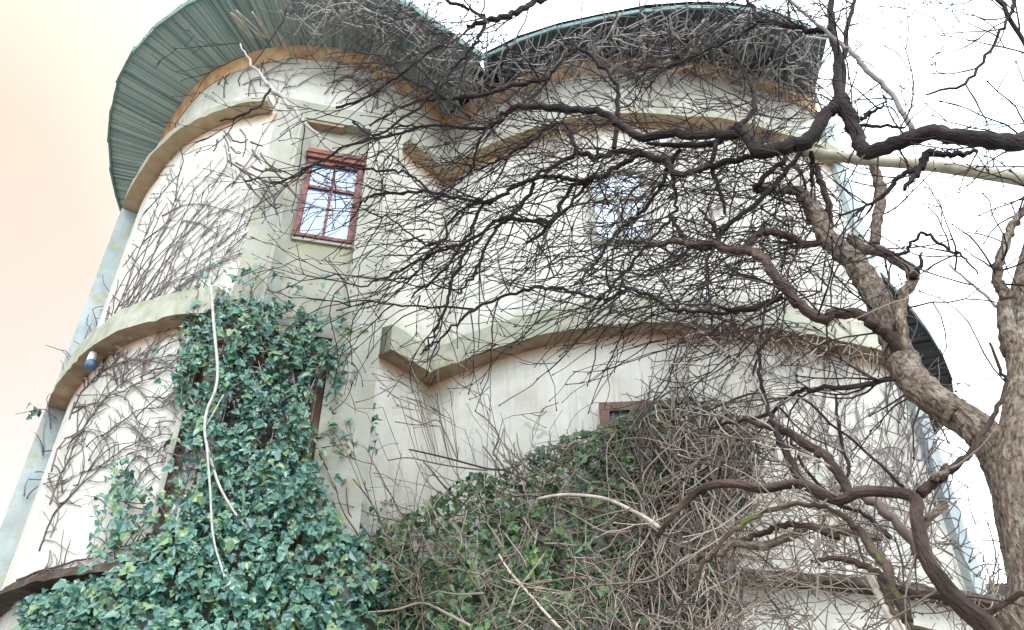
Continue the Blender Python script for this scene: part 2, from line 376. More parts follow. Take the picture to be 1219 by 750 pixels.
for (z0, z1, pb, pt, mm, nm) in ((ZL, ZLT, .19, .17, jl, 'ledge'), (ZU, ZUT, .19, .2, ju, 'cornice'), (ZP, ZP + .07, .2, .18, [M['darkunder'], M['darkunder']], 'plinth_ledge')):
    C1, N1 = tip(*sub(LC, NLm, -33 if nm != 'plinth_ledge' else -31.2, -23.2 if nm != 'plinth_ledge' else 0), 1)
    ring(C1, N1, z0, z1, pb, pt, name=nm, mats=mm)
    if nm != 'plinth_ledge':
        C1, N1 = tip(*sub(LC, NLm, -10.9, 0), 1); ring(C1, N1, z0, z1, pb, pt, name=nm, mats=mm)
    C1, N1 = tip(RC, NRm, 0); ring(C1, N1, z0, z1, pb, pt, name=nm, mats=mm)
# orange washed cove below the eave, 6 mm proud of the wall with a ragged lower edge
for C, Nn in ((LC, NLm), (RC, NRm)):
    n = len(C); b = MB(); lo = np.convolve(rng.normal(0, .05, n + 6), np.ones(7) / 7, 'valid') + ZE - .20
    P = C + Nn * .008; Q = C + Nn * .05
    b.add(np.concatenate([np.c_[P, lo + CZ], np.c_[Q, np.full(n, ZE + .03 + CZ)]]), [(i, i + 1, n + i + 1, n + i) for i in range(n - 1)])
    b.obj('cove', M['cove'], H)

# pilasters at the two outer ends
def boxplan(p, ang, w, d, z0, z1, name, m, parent=H):
    c, s_ = math.cos(ang), math.sin(ang); b = MB()
    pts = [(p[0] + x * c - y * s_, p[1] + x * s_ + y * c) for x, y in ((-w / 2, -d / 2), (w / 2, -d / 2), (w / 2, d / 2), (-w / 2, d / 2))]
    b.prism(pts, z0, z1); return b.obj(name, m, parent, False)
boxplan((-4.84, 7.92), math.radians(-58), .30, .36, -1.6, ZU - .01, 'pilaster', M['pilaster'])
boxplan((3.82, 7.10), math.radians(33), .18, .30, -1.6, ZE - .25, 'pilaster', M['pilaster'])

# the flat window bay on the left round
A, B = np.array([-2.58, 6.10]), np.array([-1.22, 6.43])
BD = (B - A) / np.linalg.norm(B - A); BN = np.array([BD[1], -BD[0]])
def bp(azd, off=0.):
    a_ = math.radians(azd); d = np.array([math.sin(a_), math.cos(a_)]); o_ = A - BN * off
    t = (o_ @ BN) / (d @ BN); return d * t
IN = -BN * .75
def pier(a0, a1, a1i, rec, z0, z1, name, m, left=True):
    if left: pts = [bp(a0), bp(a1), bp(a1i, rec), bp(a1i, rec) - BN * .6, bp(a0) - BN * .6]
    else: pts = [bp(a0i_, rec) - BN * .6, bp(a0i_, rec), bp(a0), bp(a1), bp(a1) - BN * .35]
    b = MB(); b.prism(pts, z0, z1); return b.obj(name, m, H, False)
REC = .13
pier(-22.9, -20.35, -19.3, REC, 4.62, ZUT + .09, 'bay_pier', M['bay'])
b = MB(); b.prism([bp(-20.75, -.025), bp(-20.45, -.025), bp(-20.45, .02), bp(-20.75, .02)], 4.63, ZU - .1); b.obj('arris_strip', M['bay'], H, False)
a0i_ = -14.0
pier(-14.0, -10.75, -14.0, REC, 4.62, ZUT + .09, 'bay_pier', M['bay'], False)
def slab(a0, a1, off, depth, z0, z1, name, m, parent=H):
    b = MB(); b.prism([bp(a0, off), bp(a1, off), bp(a1, off) - BN * depth, bp(a0, off) - BN * depth], z0, z1)
    return b.obj(name, m, parent, False)
slab(-19.35, -14.0, REC, .5, 4.62, ZU, 'recess_panel', M['panel'])
slab(-20.3, -14.03, .004, .6, 7.30, ZUT + .085, 'recess_head', M['bay'])
slab(-20.2, -16.6, .02, .3, 7.26, 7.298, 'recess_head', M['under'])
slab(-24.5, -10.78, .003, .6, 4.42, 4.62, 'spandrel', M['bay'])
slab(-14.6, -10.78, .0, .5, -1.6, 4.42, 'bay_pier', M['bay'])
slab(-24.45, -24.1, .06, .3, -1.6, 4.42, 'bay_pier', M['bay'])
slab(-24.1, -14.6, .2, .3, -1.6, 4.42, 'recess_panel', M['panel'])

def window(org, dx, nrm, w, z0, z1, fw, name_m, glass, cols, rows, proud=.06, lintel=0, label=None):
    """frame with glazing bars and separate panes; org is the lower left corner on the wall face (plan)"""
    dx, nrm = np.append(dx, 0), np.append(nrm, 0); o = np.array([org[0], org[1], 0.]); up = np.array([0, 0, 1.])
    def bx(b, x0, x1, zz0, zz1, n0, n1): b.box(o + dx * x0 + up * (zz0 + CZ) + nrm * n0, dx * (x1 - x0), -nrm * (n0 - n1), up * (zz1 - zz0))
    f = MB()
    bx(f, 0, fw, z0, z1, proud, -.02); bx(f, w - fw, w, z0, z1, proud, -.02)
    bx(f, fw, w - fw, z0, z0 + fw * .7, proud - .004, -.02); bx(f, fw, w - fw, z1 - fw, z1, proud - .004, -.02)
    fo = f.obj('window', name_m, H, False)
    if label: fo['label'] = label
    def kid(b, nm, mm):
        q = b.mesh(nm, False, np.array(H.location)); return link(nm, q, mm, fo)
    xs = np.linspace(fw, w - fw, cols + 1); zs = [z0 + fw * .7 + (z1 - fw - z0 - fw * .7) * t for t in rows]
    bw = .014
    for i in range(1, cols):
        b = MB(); bx(b, xs[i] - bw, xs[i] + bw, zs[0], zs[-1], proud - .012, -.01); kid(b, 'mullion', name_m)
    for j in range(1, len(zs) - 1):
        b = MB(); bx(b, xs[0], xs[-1], zs[j] - bw * 1.2, zs[j] + bw * 1.2, proud - .008, -.01); kid(b, 'transom', name_m)
    for i in range(cols):
        for j in range(len(zs) - 1):
            b = MB(); jit = random.uniform(-.003, .003)
            bx(b, xs[i] + .004, xs[i + 1] - .004, zs[j] + .004, zs[j + 1] - .004, proud - .034 + jit, -.008); kid(b, 'pane', glass)
    if lintel:
        b = MB(); bx(b, -.02, w + .02, z1 + .004, z1 + lintel, proud + .03, -.02); kid(b, 'lintel', M['lintel'])
        b = MB(); bx(b, -.03, w + .03, z1 + lintel * .45, z1 + lintel * .6, proud + .045, .0); kid(b, 'lintel_moulding', M['lintel'])
    return fo
wl, wr = bp(-19.25, REC), bp(-14.2, REC)
window(wl, BD, BN, float(np.linalg.norm(wr - wl)), 5.66, 6.76, .055, M['frame'], M['glass'], 2, (0, .66, 1), .05, .13, 'red framed window with pale blue panes and rusty lintel')
slab(-19.3, -14.05, REC - .03, .05, 5.62, 5.655, 'window_sill', M['bay'])
wl, wr = bp(-24.05, .2), bp(-14.65, .2)
window(wl, BD, BN, float(np.linalg.norm(wr - wl)), 2.5, 4.22, .09, M['brownwood'], M['glassdark'], 3, (0, .5, 1), .07, .1, 'wide brown window half buried in ivy')
def wall_window(u0, u1, vt, vb, fw, mm, gl, cols, rows, lint=0, label=None):
    pl, pr = onwall([(u0, vb), (u1, vb)], .012); d = (pr - pl)[:2]; w = np.linalg.norm(d); d /= w
    nn = np.array([d[1], -d[0]])
    zt = onwall([((u0 + u1) / 2, vt)], .012)[0, 2] - CZ; zb = pl[2] - CZ
    mid = onwall([((u0 + u1) / 2, vb)], 0)[0, :2]; push = max(0, (mid - pl[:2]) @ nn) + .012
    window(pl[:2] + nn * push, d, nn, w, zb, zt, fw, mm, gl, cols, rows, .05, lint, label)
wall_window(706, 776, 206, 292, .035, M['bay'], M['glasspale'], 2, (0, .6, 1), 0, 'small blue paned window behind the tree twigs')
wall_window(721, 826, 480, 600, .085, M['brownwood'], M['glassdark'], 2, (0, .6, 1), 0, 'brown window sunk in the brambles')

# eaves: radial soffit boards, polygonal rim boards, roof slopes
ZS = 8.60
RL = crom([(-5.72, 10.3), (-5.80, 9.6), (-5.72, 8.84), (-5.50, 7.92), (-5.15, 7.09), (-4.78, 6.49), (-4.29, 6.0), (-3.72, 5.62), (-3.1, 5.36), (-2.45, 5.25),
           (-1.8, 5.34), (-1.24, 5.60), (-.77, 6.02), (-.36, 6.36)], 6)
WL = np.vstack([[(-5.0, 9.6)], [(-5.0, 8.8)], LC]); WL = WL + 0
RR = crom([(-.36, 6.36), (.25, 6.03), (1.08, 5.80), (1.84, 5.66), (2.81, 5.70), (3.76, 6.05)], 8)
WR = RC[np.degrees(np.arctan2(RC[:, 0], RC[:, 1])) < 29.0]
def resample(C, n):
    s = np.r_[0, np.cumsum(np.linalg.norm(np.diff(C, axis=0), axis=1))]; t = np.linspace(0, s[-1], n)
    return np.c_[np.interp(t, s, C[:, 0]), np.interp(t, s, C[:, 1])]
def nearest_frac(Wc, Rc, n):
    """pairs wall and rim points so that boards run roughly square to the rim"""
    Rs = resample(Rc, n); Ws = resample(Wc, 400); last = 0; out = []
    for p in Rs:
        k = int(np.argmin(((Ws - p) ** 2).sum(1))); k = max(k, last); last = k; out.append(k)
    out = np.array(out, float); out = np.convolve(np.r_[[out[0]] * 6, out, [out[-1]] * 6], np.ones(13) / 13, 'valid')
    out = np.clip(out, 0, 399); out[-1] = 399
    return Ws[out.astype(int)], Rs
def eave(Wc, Rc, zw, zr, n, m, seg, rimm, rh=.1):
    Ws, Rs = nearest_frac(Wc, Rc, n); b = MB()
    for i in range(n - 1):
        z = rng.choice([0, .012]) + rng.normal(0, .002); gp = .06
        w0, w1 = Ws[i] * (1 - gp) + Ws[i + 1] * gp, Ws[i + 1]
        r0, r1 = Rs[i] * (1 - gp) + Rs[i + 1] * gp, Rs[i + 1]
        d0 = (r0 - w0); w0 = w0 - d0 * .05; w1 = w1 - d0 * .05
        e = rng.uniform(-.01, .012); r0 = r0 + d0 * e; r1 = r1 + d0 * e
        v = [(*w0, zw + z + CZ), (*w1, zw + z + CZ), (*r1, zr + z + CZ), (*r0, zr + z + CZ)]
        v += [(x, y, q + .022) for x, y, q in v]
        b.add(v, [(0, 1, 2, 3), (7, 6, 5, 4), (0, 4, 5, 1), (1, 5, 6, 2), (2, 6, 7, 3), (3, 7, 4, 0)])
    b.obj('soffit_boards', m, H, False, kind='stuff')
    Q = resample(Rc, seg + 1)
    for i in range(seg):
        p, q = Q[i], Q[i + 1]; d = (q - p); L_ = np.linalg.norm(d); d /= L_; nn = np.array([d[1], -d[0]])
        b = MB(); k = rng.uniform(-.012, .018)
        b.box((*(p - d * .02 + nn * (-.01 + k * .6)), zr - .035 + CZ + rng.uniform(-.012, .012)), (*(d * (L_ + .05)), rng.uniform(-.02, .02)), (*(nn * .025), 0), (0, 0, rh))
        b.obj('rim_board', rimm, H, False)
    return Rs
eave(WL, RL, ZE + .02, ZS, 250, M['soffit'], 17, M['rim'])
eave(WR, RR, ZE + .02, ZS, 110, M['slate'], 9, M['rim'], .055)
def roofcone(Rc, apex, z, m):
    Q = resample(Rc, 40); b = MB(); rows = 5; n = 40; V = []
    for k in range(rows): 
        t = k / rows; P = Q * (1 - t) + np.array(apex[:2]) * t; V.append(np.c_[P, np.full(n, z + .1 + (apex[2] - z) * t + CZ)])
    f = [(k * n + i, k * n + i + 1, (k + 1) * n + i + 1, (k + 1) * n + i) for k in range(rows - 1) for i in range(n - 1)]
    V.append(np.array([[*apex[:2], apex[2] + CZ]])); a_ = rows * n
    f += [((rows - 1) * n + i, (rows - 1) * n + i + 1, a_) for i in range(n - 1)]
    b.add(np.concatenate(V), f); b.obj('roof', m, H, False)
roofcone(np.vstack([RL, [(-.2, 8.), (-.3, 11), (-3, 12.4), (-5.2, 11.4), RL[0]]]), (-2.6, 8.9, 10.8), ZS, M['slate'])
roofcone(np.vstack([RR, [(3.9, 7.2), (4.4, 11.), (0, 12.4), (-.36, 6.36)]]), (1.6, 9.2, 10.8), ZS, M['slate'])
# lower round wing at the back right: wall, dark eave, roof
ZB = 6.6
RB = crom([(3.6, 7.05), (4.26, 7.77), (5.24, 8.82), (6.03, 9.82), (6.75, 11.1), (6.9, 12.3), (6.6, 13.4), (5.8, 14.4), (4.4, 14.9)], 6)
WB = crom([(4.1, 8.1), (4.8, 9.3), (5.5, 10.3), (6.05, 11.3), (6.2, 12.3), (6.0, 13.2), (5.3, 14.), (4.3, 14.3)], 6)
b = MB(); n = len(WB); b.add(np.concatenate([np.c_[WB, np.zeros(n)], np.c_[WB, np.full(n, ZB + .05 + CZ)]]), [(i, i + 1, n + i + 1, n + i) for i in range(n - 1)])
b.obj('rear_wall', M['wall'], H)
eave(WB, RB, ZB + .1, ZB, 120, M['slatedark'], 14, M['slatedark'])
roofcone(np.vstack([RB, [(4.3, 9.5)]]), (4.4, 11.4, 8.3), ZB, M['slate'])

# small lamp fixed under the left ledge
p = onplane([(107, 433)], 4.37)[0]
L_ = thing('wall_lamp', 'small white and blue lamp hanging under the left ledge', 'lamp', tuple(p))
b = MB(); b.tube([p + (0, 0, .13), p + (.0, 0, .12), p + (0, 0, .03), p + (.01, 0, .02)], [.015, .036, .04, .03], 12); b.obj('lamp_body', M['whitemetal'], L_)
b = MB(); b.tube([p + (.01, 0, .02), p + (.015, -.01, .0), p + (.03, -.03, -.06), p + (.033, -.033, -.07)], [.03, .052, .05, .02], 12); b.obj('lamp_head', M['metal'], L_)
b = MB(); b.tube([p + (0, 0, .12), p + (.0, .03, .14), p + (.02, .10, .15)], [.012, .012, .012], 6); b.obj('bracket', M['metal'], L_)

#@@PLANTS
# ------------------------------------------------------------------ plants: shared tools
def wpath(pts, jit=0., per=4, seed=0):
    """smooth a measured line (u, v, width) and give it a slight natural waver"""
    P = crom(pts, per)
    if jit:
        r = np.random.default_rng(seed); d = r.normal(0, jit, (len(P), 2)); d[0] = 0; d[-1] = 0; P[:, :2] += d
    return P
def limb(mb, pts, Y, k=8, ridges=0., jit=0., seed=0, per=5, ext=None):
    """measured limb: pts (u, v, width in px), Y depth list or (start, end); returns world points and radii"""
    P = wpath(pts, jit, per, seed); n = len(P)
    Yk = np.interp(np.linspace(0, 1, n), np.linspace(0, 1, len(Y)), Y)
    X = at(P[:, :2], Yk); R = np.maximum(P[:, 2], .8) * .5 / F * fwd(X)
    if ext is not None:
        E_ = np.array(ext, float); X = np.vstack([E_[:, :3], X]); R = np.r_[E_[:, 3], R]
        Q = crom(np.c_[X[:len(E_) + 2], R[:len(E_) + 2]], 5); X = np.vstack([Q[:, :3], X[len(E_) + 2:]]); R = np.r_[Q[:, 3], R[len(E_) + 2:]]
    mb.tube(X, R, k, ridges, seed); return X, R
def unit(v): return v / (np.linalg.norm(v) + 1e-9)
YMAX = 5.75
def grow(out, p, d, L, r, lvl, trop, wig=.22, kids=.75, bud=True, spread=.9):
    """one crooked twig with side twigs and a bud at its tip, appended to out as (level, points, radii)"""
    n = max(4, int(L / .075)); st = L / n; P = [p]; R = [r]; side = random.choice((-1, 1)); curve = rng.normal(0, .17, 3)
    for i in range(n):
        d = unit(d + rng.normal(0, wig, 3) * .6 + curve * .5 + trop * .10)
        p = p + d * st
        if p[1] > YMAX: d[1] = -abs(d[1]) * .5; p[1] = YMAX - .01
        P.append(p); rr = r * (1 - .5 * (i + 1) / n); R.append(max(rr, .0026) * (1.25 if rng.random() < .25 else 1))
        if lvl > 0 and i > 0 and rng.random() < kids:
            ax = unit(np.cross(d, rng.normal(0, 1, 3))); side = -side
            nd = unit(d * .75 + ax * spread * rng.uniform(.6, 1.2) + trop * .25)
            grow(out, p.copy(), nd, L * rng.uniform(.35, .68), max(rr * .8, .0036), lvl - 1, trop, wig * 1.15, kids * .8, bud, spread)
    if bud:
        P += [p + d * .008, p + d * .02, p + d * .032]; R += [R[-1] * .9, R[-1] * 1.9, .0004]
    out.append((lvl, np.array(P), np.array(R)))
def put_twigs(out, parent, m, keep, partname, stuffname, minlen=.45):
    """the longest as parts of their own, the rest joined"""
    out.sort(key=lambda q: -q[2][0] * np.linalg.norm(q[1][0] - q[1][-1])); st = MB()
    for i, (lv, P, R) in enumerate(out):
        k = 5 if R[0] > .004 else 4
        if i < keep:
            b = MB(); b.tube(P, R, k); b.obj(partname, m, parent)
        else: st.tube(P, R, k)
    if st.n: st.obj(stuffname, m, parent, kind='stuff')
def inpoly(p, poly):
    x, y = p; c = False; j = len(poly) - 1
    for i in range(len(poly)):
        xi, yi = poly[i]; xj, yj = poly[j]
        if (yi > y) != (yj > y) and x < (xj - xi) * (y - yi) / (yj - yi) + xi: c = not c
        j = i
    return c
def scatter(poly, n):
    P = np.array(poly, float); lo, hi = P.min(0), P.max(0); out = []
    while len(out) < n:
        q = rng.uniform(lo, hi)
        if inpoly(q, poly): out.append(q)
    return np.array(out)
def wander(p, a, L, curl=.25, step=6, drift=0.):
    """a wandering line on a surface, measured in px"""
    n = max(3, int(L / step)); P = [np.array(p, float)]; c = rng.normal(0, curl * .35)
    for i in range(n):
        c = c * .7 + rng.normal(0, curl * .3); a += c + drift + (rng.normal(0, .45) if rng.random() < .16 else 0)
        P.append(P[-1] + step * np.array([math.cos(a), math.sin(a)]))
    return np.array(P)
# ivy leaf: five lobes folded along the midrib, length 1 along +Y, normal +Z
LV = np.array([(0, 0, 0), (0, .42, -.05), (0, 1, -.12), (.26, -.14, .05), (.52, .16, .02), (.30, .36, .08), (.24, .66, .01),
               (-.26, -.14, .05), (-.52, .16, .02), (-.30, .36, .08), (-.24, .66, .01)], float) - np.array([0, .1, 0])
LF = [(0, 3, 4), (0, 4, 5, 1), (1, 5, 6), (1, 6, 2), (0, 8, 7), (0, 1, 9, 8), (1, 10, 9), (1, 2, 10)]
def leafmesh(name, m):
    me = bpy.data.meshes.new(name); me.from_pydata(LV.tolist(), [], LF); me.materials.append(m); me.update(); return me
def leaf_frames(P, size, out_n, droop=.8, tilt=.55):
    n = len(P); Z = out_n + rng.normal(0, tilt, (n, 3)) + np.array([0, 0, .35]); Z /= np.linalg.norm(Z, axis=1)[:, None]
    Y = np.array([0, 0, -1.]) * droop + rng.normal(0, .6, (n, 3)); Y -= Z * (Y * Z).sum(1)[:, None]; Y /= np.linalg.norm(Y, axis=1)[:, None]
    X = np.cross(Y, Z); return X * size[:, None], Y * size[:, None], Z * size[:, None]
def put_leaves(P, size, out_n, parent, m, keep, name='leaf', stuff='foliage', **kw):
    X, Y, Z = leaf_frames(P, size, out_n, **kw)
    d = np.linalg.norm(P - EYE, axis=1); vis = size / d
    order = np.argsort(-(vis + rng.uniform(0, vis.max() * .05, len(P)) + np.where(kw_front is None, 0, 0)))
    me = leafmesh(name, m); loc = np.array(parent.location)
    for i in order[:keep]:
        o = bpy.data.objects.new(name, me); COL.objects.link(o); o.parent = parent
        q = P[i] - loc
        o.matrix_local = Matrix(((X[i][0], Y[i][0], Z[i][0], q[0]), (X[i][1], Y[i][1], Z[i][1], q[1]), (X[i][2], Y[i][2], Z[i][2], q[2]), (0, 0, 0, 1)))
    r = order[keep:]
    if len(r):
        V = P[r][:, None] + LV[None, :, 0, None] * X[r][:, None] + LV[None, :, 1, None] * Y[r][:, None] + LV[None, :, 2, None] * Z[r][:, None] - loc
        k = len(LV); me2 = bpy.data.meshes.new(stuff)
        me2.from_pydata(V.reshape(-1, 3).tolist(), [], [tuple(a + k * j for a in f) for j in range(len(r)) for f in LF]); me2.update()
        link(stuff, me2, m, parent, kind='stuff')
kw_front = None

# ------------------------------------------------------------------ the big tree on the right
TREE = thing('bare_tree', 'large leafless tree with thick forked trunk at the right, twigs reaching across the house', 'tree', (2.85, 3.5, 0))
b = MB()
X, R = limb(b, [(1232, 760, 66), (1231, 690, 58), (1217, 620, 58), (1210, 565, 56), (1214, 520, 48), (1222, 450, 42), (1219, 400, 40), (1224, 340, 34), (1250, 250, 30), (1290, 120, 26), (1320, -60, 18)],
     [3.5, 3.5, 3.5, 3.5, 3.6, 3.7, 3.7, 3.7, 3.7], 48, .026, seed=3, per=16, ext=[(2.7, 3.4, -.1, .24), (2.66, 3.46, .8, .18)])
b.obj('trunk', M['bark'], TREE)
BR = []                                       # traced limbs kept as seeds for twigs
def branch(pts, Y, m='barkdark', k=9, ridges=.08, jit=1.3, seed=1, per=5, seedw=1., par=None, name='branch'):
    b = MB(); X, R = limb(b, pts, Y, k, ridges, jit, seed + len(BR) * 7, per); b.obj(name, M[m], par or TREE); BR.append((X, R, seedw)); return X, R
# main left limb
branch([(1208, 590, 46.0), (1190, 545, 44.2), (1160, 508, 38.6), (1112, 476, 36.8), (1084, 448, 35.9), (1063, 401, 32.2), (1043, 352, 30.4), (1015, 311, 25.8), (985, 283, 22.1), (972, 252, 16.6), (955, 229, 12.0), (930, 226, 10.1), (900, 224, 8.3)],
       [3.5, 3.6, 3.8, 4.0, 4.1, 4.2, 4.3, 4.4], 'bark', 40, .03, 1, per=14, seedw=.4)
branch([(1093, 452, 24), (1084, 436, 22), (1063, 404, 15), (1043, 387, 14), (1022, 375, 13), (994, 373, 13), (973, 379, 14), (952, 363, 13), (935, 345, 13), (921, 328, 12), (911, 311, 11), (894, 300, 11), (869, 297, 10), (845, 290, 8), (820, 291, 7), (800, 287, 6), (770, 294, 4)],
       [3.95, 3.8, 3.8, 3.9, 4.1, 4.3], 'barkred', 12, .06, seedw=.6)
branch([(1090, 462, 20), (1084, 439, 15), (1075, 408, 13), (1072, 373, 13), (1077, 349, 12), (1087, 330, 13), (1074, 314, 13), (1049, 300, 13), (1029, 297, 13), (1012, 285, 14)], [3.9, 3.85, 3.9, 4.1, 4.35], 'bark', 12, .05, seedw=.2)
branch([(1087, 332, 9), (1093, 318, 6), (1098, 300, 2)], [3.87, 3.85], 'barkdark', seedw=0)
branch([(1020, 300, 10), (985, 292, 9), (952, 290, 9), (939, 281, 9), (918, 276, 9), (900, 280, 8), (887, 293, 7), (872, 303, 5)], [4.35, 4.3, 4.3], 'barkred', seedw=.5)
branch([(932, 352, 8), (918, 359, 8), (897, 368, 8), (869, 368, 6), (850, 362, 3)], [4.0, 4.15], 'barkdark', seedw=.6)
branch([(1092, 458, 8), (1063, 451, 7), (1022, 460, 7), (973, 463, 6), (949, 467, 5), (930, 480, 5), (914, 494, 5), (866, 503, 4), (845, 512, 3)], [3.95, 3.9, 4.1, 4.4], 'barkdark', seedw=.5)
branch([(914, 494, 5), (908, 460, 5), (905, 425, 4), (912, 405, 4), (918, 398, 3)], [4.25, 4.3], 'barkdark', seedw=.6)
branch([(990, 290, 9), (988, 262, 8), (984, 235, 8), (975, 210, 8), (966, 185, 7)], [4.4, 4.45], 'barkred', seedw=.2)
branch([(966, 265, 8), (958, 245, 7), (945, 225, 6)], [4.42, 4.5], 'barkred', seedw=.3)
branch([(1041, 293, 13), (1044, 262, 13), (1049, 236, 13), (1046, 215, 12), (1040, 198, 11)], [4.4, 4.5], 'bark', 12, .04, seedw=.1)
# upper dark limb: enters from the right, dips to a fork and runs left
branch([(1312, 60, 24), (1270, 140, 23), (1219, 166, 22), (1181, 168, 20), (1129, 160, 19), (1105, 158, 18), (1063, 171, 18), (1030, 182, 17), (1020, 160, 17), (1008, 135, 19), (999, 114, 17)],
       [3.7, 3.6, 3.5, 3.6, 3.8, 3.9, 3.9], 'barkdark', 14, .07, seedw=.35)
branch([(1003, 122, 17), (992, 128, 16), (977, 147, 17), (959, 170, 18), (939, 173, 19), (904, 180, 18), (895, 168, 15), (885, 160, 13), (860, 162, 12), (830, 161, 11), (800, 159, 11), (764, 163, 10), (745, 153, 10), (726, 139, 9), (705, 132, 9), (660, 128, 9), (628, 126, 8), (607, 131, 7), (594, 142, 6), (575, 152, 5), (540, 152, 4), (504, 149, 3), (470, 152, 2)],
       [3.9, 3.95, 4.1, 4.3, 4.5, 4.6], 'barkdark', 12, .06, seedw=1.)
branch([(904, 176, 8), (890, 156, 9), (876, 151, 9), (860, 164, 8), (845, 172, 8), (800, 172, 6), (770, 170, 4)], [4.1, 4.2, 4.3], 'barkdark', seedw=.7)
branch([(999, 116, 12), (997, 69, 10), (990, 35, 9), (989, -5, 7), (985, -50, 5)], [3.9, 3.9], 'barkdark', 10, .05, seedw=.5)
branch([(1001, 112, 9), (1004, 72, 7), (1010, 30, 5), (1020, -10, 4)], [3.92, 3.9], 'barkdark', seedw=.6)
branch([(991, 34, 8), (978, 36, 8), (966, 37, 7), (952, 33, 6), (939, 31, 6), (907, 24, 6), (897, 10, 5), (885, -5, 4), (870, -25, 3)], [3.9, 4.0], 'barkdark', seedw=.8)
branch([(906, 24, 5), (890, 35, 4), (873, 45, 4), (840, 60, 3), (810, 75, 2.5), (760, 84, 2)], [3.98, 4.3], 'barkdark', seedw=.9)
branch([(876, 150, 7), (887, 144, 6), (898, 128, 6), (897, 108, 5), (890, 93, 4.5), (883, 83, 4), (878, 60, 3)], [4.15, 4.2], 'barkdark', seedw=.6)
branch([(910, 180, 7), (890, 188, 7), (850, 196, 7), (815, 208, 7), (800, 203, 7), (795, 192, 9), (785, 190, 9), (764, 182, 9), (733, 180, 8), (712, 189, 7), (687, 184, 6), (655, 200, 5), (630, 215, 4)], [4.1, 4.3, 4.5, 4.6], 'barkdark', seedw=1.)
branch([(764, 182, 7), (741, 195, 7), (720, 207, 6), (698, 215, 6), (670, 212, 6), (649, 210, 6), (622, 218, 6), (600, 232, 5), (573, 240, 4.5), (545, 235, 4), (514, 230, 4), (470, 230, 3.5), (445, 231, 3), (428, 243, 2)], [4.45, 4.6, 4.8, 5.0], 'barkdark', seedw=1.)
branch([(698, 215, 6), (676, 230, 5), (664, 252, 5), (640, 280, 4), (628, 288, 2)], [4.6, 4.8], 'barkdark', seedw=.8)
branch([(687, 184, 4), (682, 170, 4), (680, 155, 5), (667, 147, 4), (645, 160, 4), (622, 177, 4), (590, 194, 3), (560, 205, 2)], [4.55, 4.8], 'barkdark', seedw=.8)
branch([(731, 177, 6), (734, 145, 6), (736, 107, 5), (724, 88, 5), (701, 66, 5), (684, 55, 4), (668, 47, 2)], [4.5, 4.5], 'barkdark', seedw=.6)
branch([(684, 56, 4), (664, 78, 4), (648, 93, 5), (610, 102, 5), (575, 113, 5), (540, 117, 5), (520, 118, 4), (480, 126, 3), (440, 150, 2)], [4.5, 4.8], 'barkdark', seedw=.8)
branch([(649, -2, 7), (625, 10, 8), (602, 20, 8), (580, 24, 7), (556, 31, 5)], [3.9, 3.9], 'barkdark', seedw=.2)
branch([(700, -40, 8), (672, -15, 8), (649, -2, 7)], [3.9, 3.9], 'barkdark', seedw=.0)
branch([(524, -5, 4), (545, 4, 4), (556, 10, 4), (577, 22, 4), (570, 45, 4), (556, 63, 4), (538, 83, 3), (530, 100, 2)], [3.92, 4.2], 'barkdark', seedw=.5)
branch([(956, 177, 6), (928, 215, 6), (890, 250, 6), (866, 270, 5), (850, 290, 4), (840, 330, 3)], [4.1, 4.3], 'barkdark', seedw=.8)
branch([(935, 187, 6), (910, 212, 6), (897, 225, 6), (914, 227, 6)], [4.1, 4.2], 'barkdark', seedw=.3)
branch([(966, 180, 5), (967, 200, 5), (966, 222, 4)], [4.1, 4.35], 'barkdark', seedw=.2)
branch([(852, 172, 6), (848, 200, 6), (858, 225, 5), (863, 255, 4)], [4.2, 4.3], 'barkdark', seedw=.7)
branch([(845, 196, 5), (825, 205, 5), (803, 210, 5), (806, 240, 4), (800, 258, 4), (772, 290, 4), (745, 322, 4), (720, 350, 3), (702, 372, 2)], [4.25, 4.6], 'barkdark', seedw=1.)
branch([(810, 178, 5), (796, 200, 5), (780, 232, 4), (760, 255, 4), (735, 275, 3), (712, 310, 3), (690, 335, 2)], [4.3, 4.8], 'barkdark', seedw=1.)
branch([(800, 258, 5), (808, 275, 5), (820, 290, 6), (845, 296, 6), (856, 280, 5), (862, 268, 5)], [4.3, 4.3], 'barkdark', seedw=.4)
branch([(856, 296, 6), (853, 275, 5), (842, 260, 4), (832, 248, 3)], [4.25, 4.25], 'barkdark', seedw=.5)
# arcs sweeping down to the left
branch([(880, 370, 5), (855, 372, 5), (820, 370, 5), (802, 369, 5), (774, 352, 4.5), (747, 343, 5), (722, 359, 3), (704, 371, 2)], [4.15, 4.4], 'barkdark', seedw=.7)
branch([(747, 343, 4), (722, 356, 3.5), (700, 352, 4), (670, 345, 4), (636, 344, 4), (601, 353, 3.5), (563, 368, 4), (550, 380, 3.5), (532, 397, 3), (515, 410, 3), (500, 422, 2)], [4.4, 4.9], 'barkdark', seedw=.7)
branch([(563, 368, 3), (530, 366, 3), (514, 366, 2.5), (469, 363, 2.5), (442, 359, 2), (400, 370, 1.5)], [4.75, 5.1], 'barkdark', seedw=.7)
branch([(560, 289, 3.5), (545, 320, 3.5), (536, 343, 4), (532, 363, 4), (518, 394, 3), (503, 418, 2)], [4.9, 5.0], 'barkdark', seedw=.5)
branch([(660, 262, 5), (630, 262, 5), (594, 262, 5), (575, 275, 4), (545, 292, 4), (514, 302, 4), (490, 315, 3), (469, 325, 3), (428, 340, 2), (400, 326, 1.5)], [4.7, 5.1], 'barkdark', seedw=1.)
branch([(636, 218, 5), (620, 245, 5), (600, 264, 5), (587, 278, 4), (570, 314, 4), (558, 335, 3.5), (546, 349, 3)], [4.7, 4.9], 'barkdark', seedw=.6)
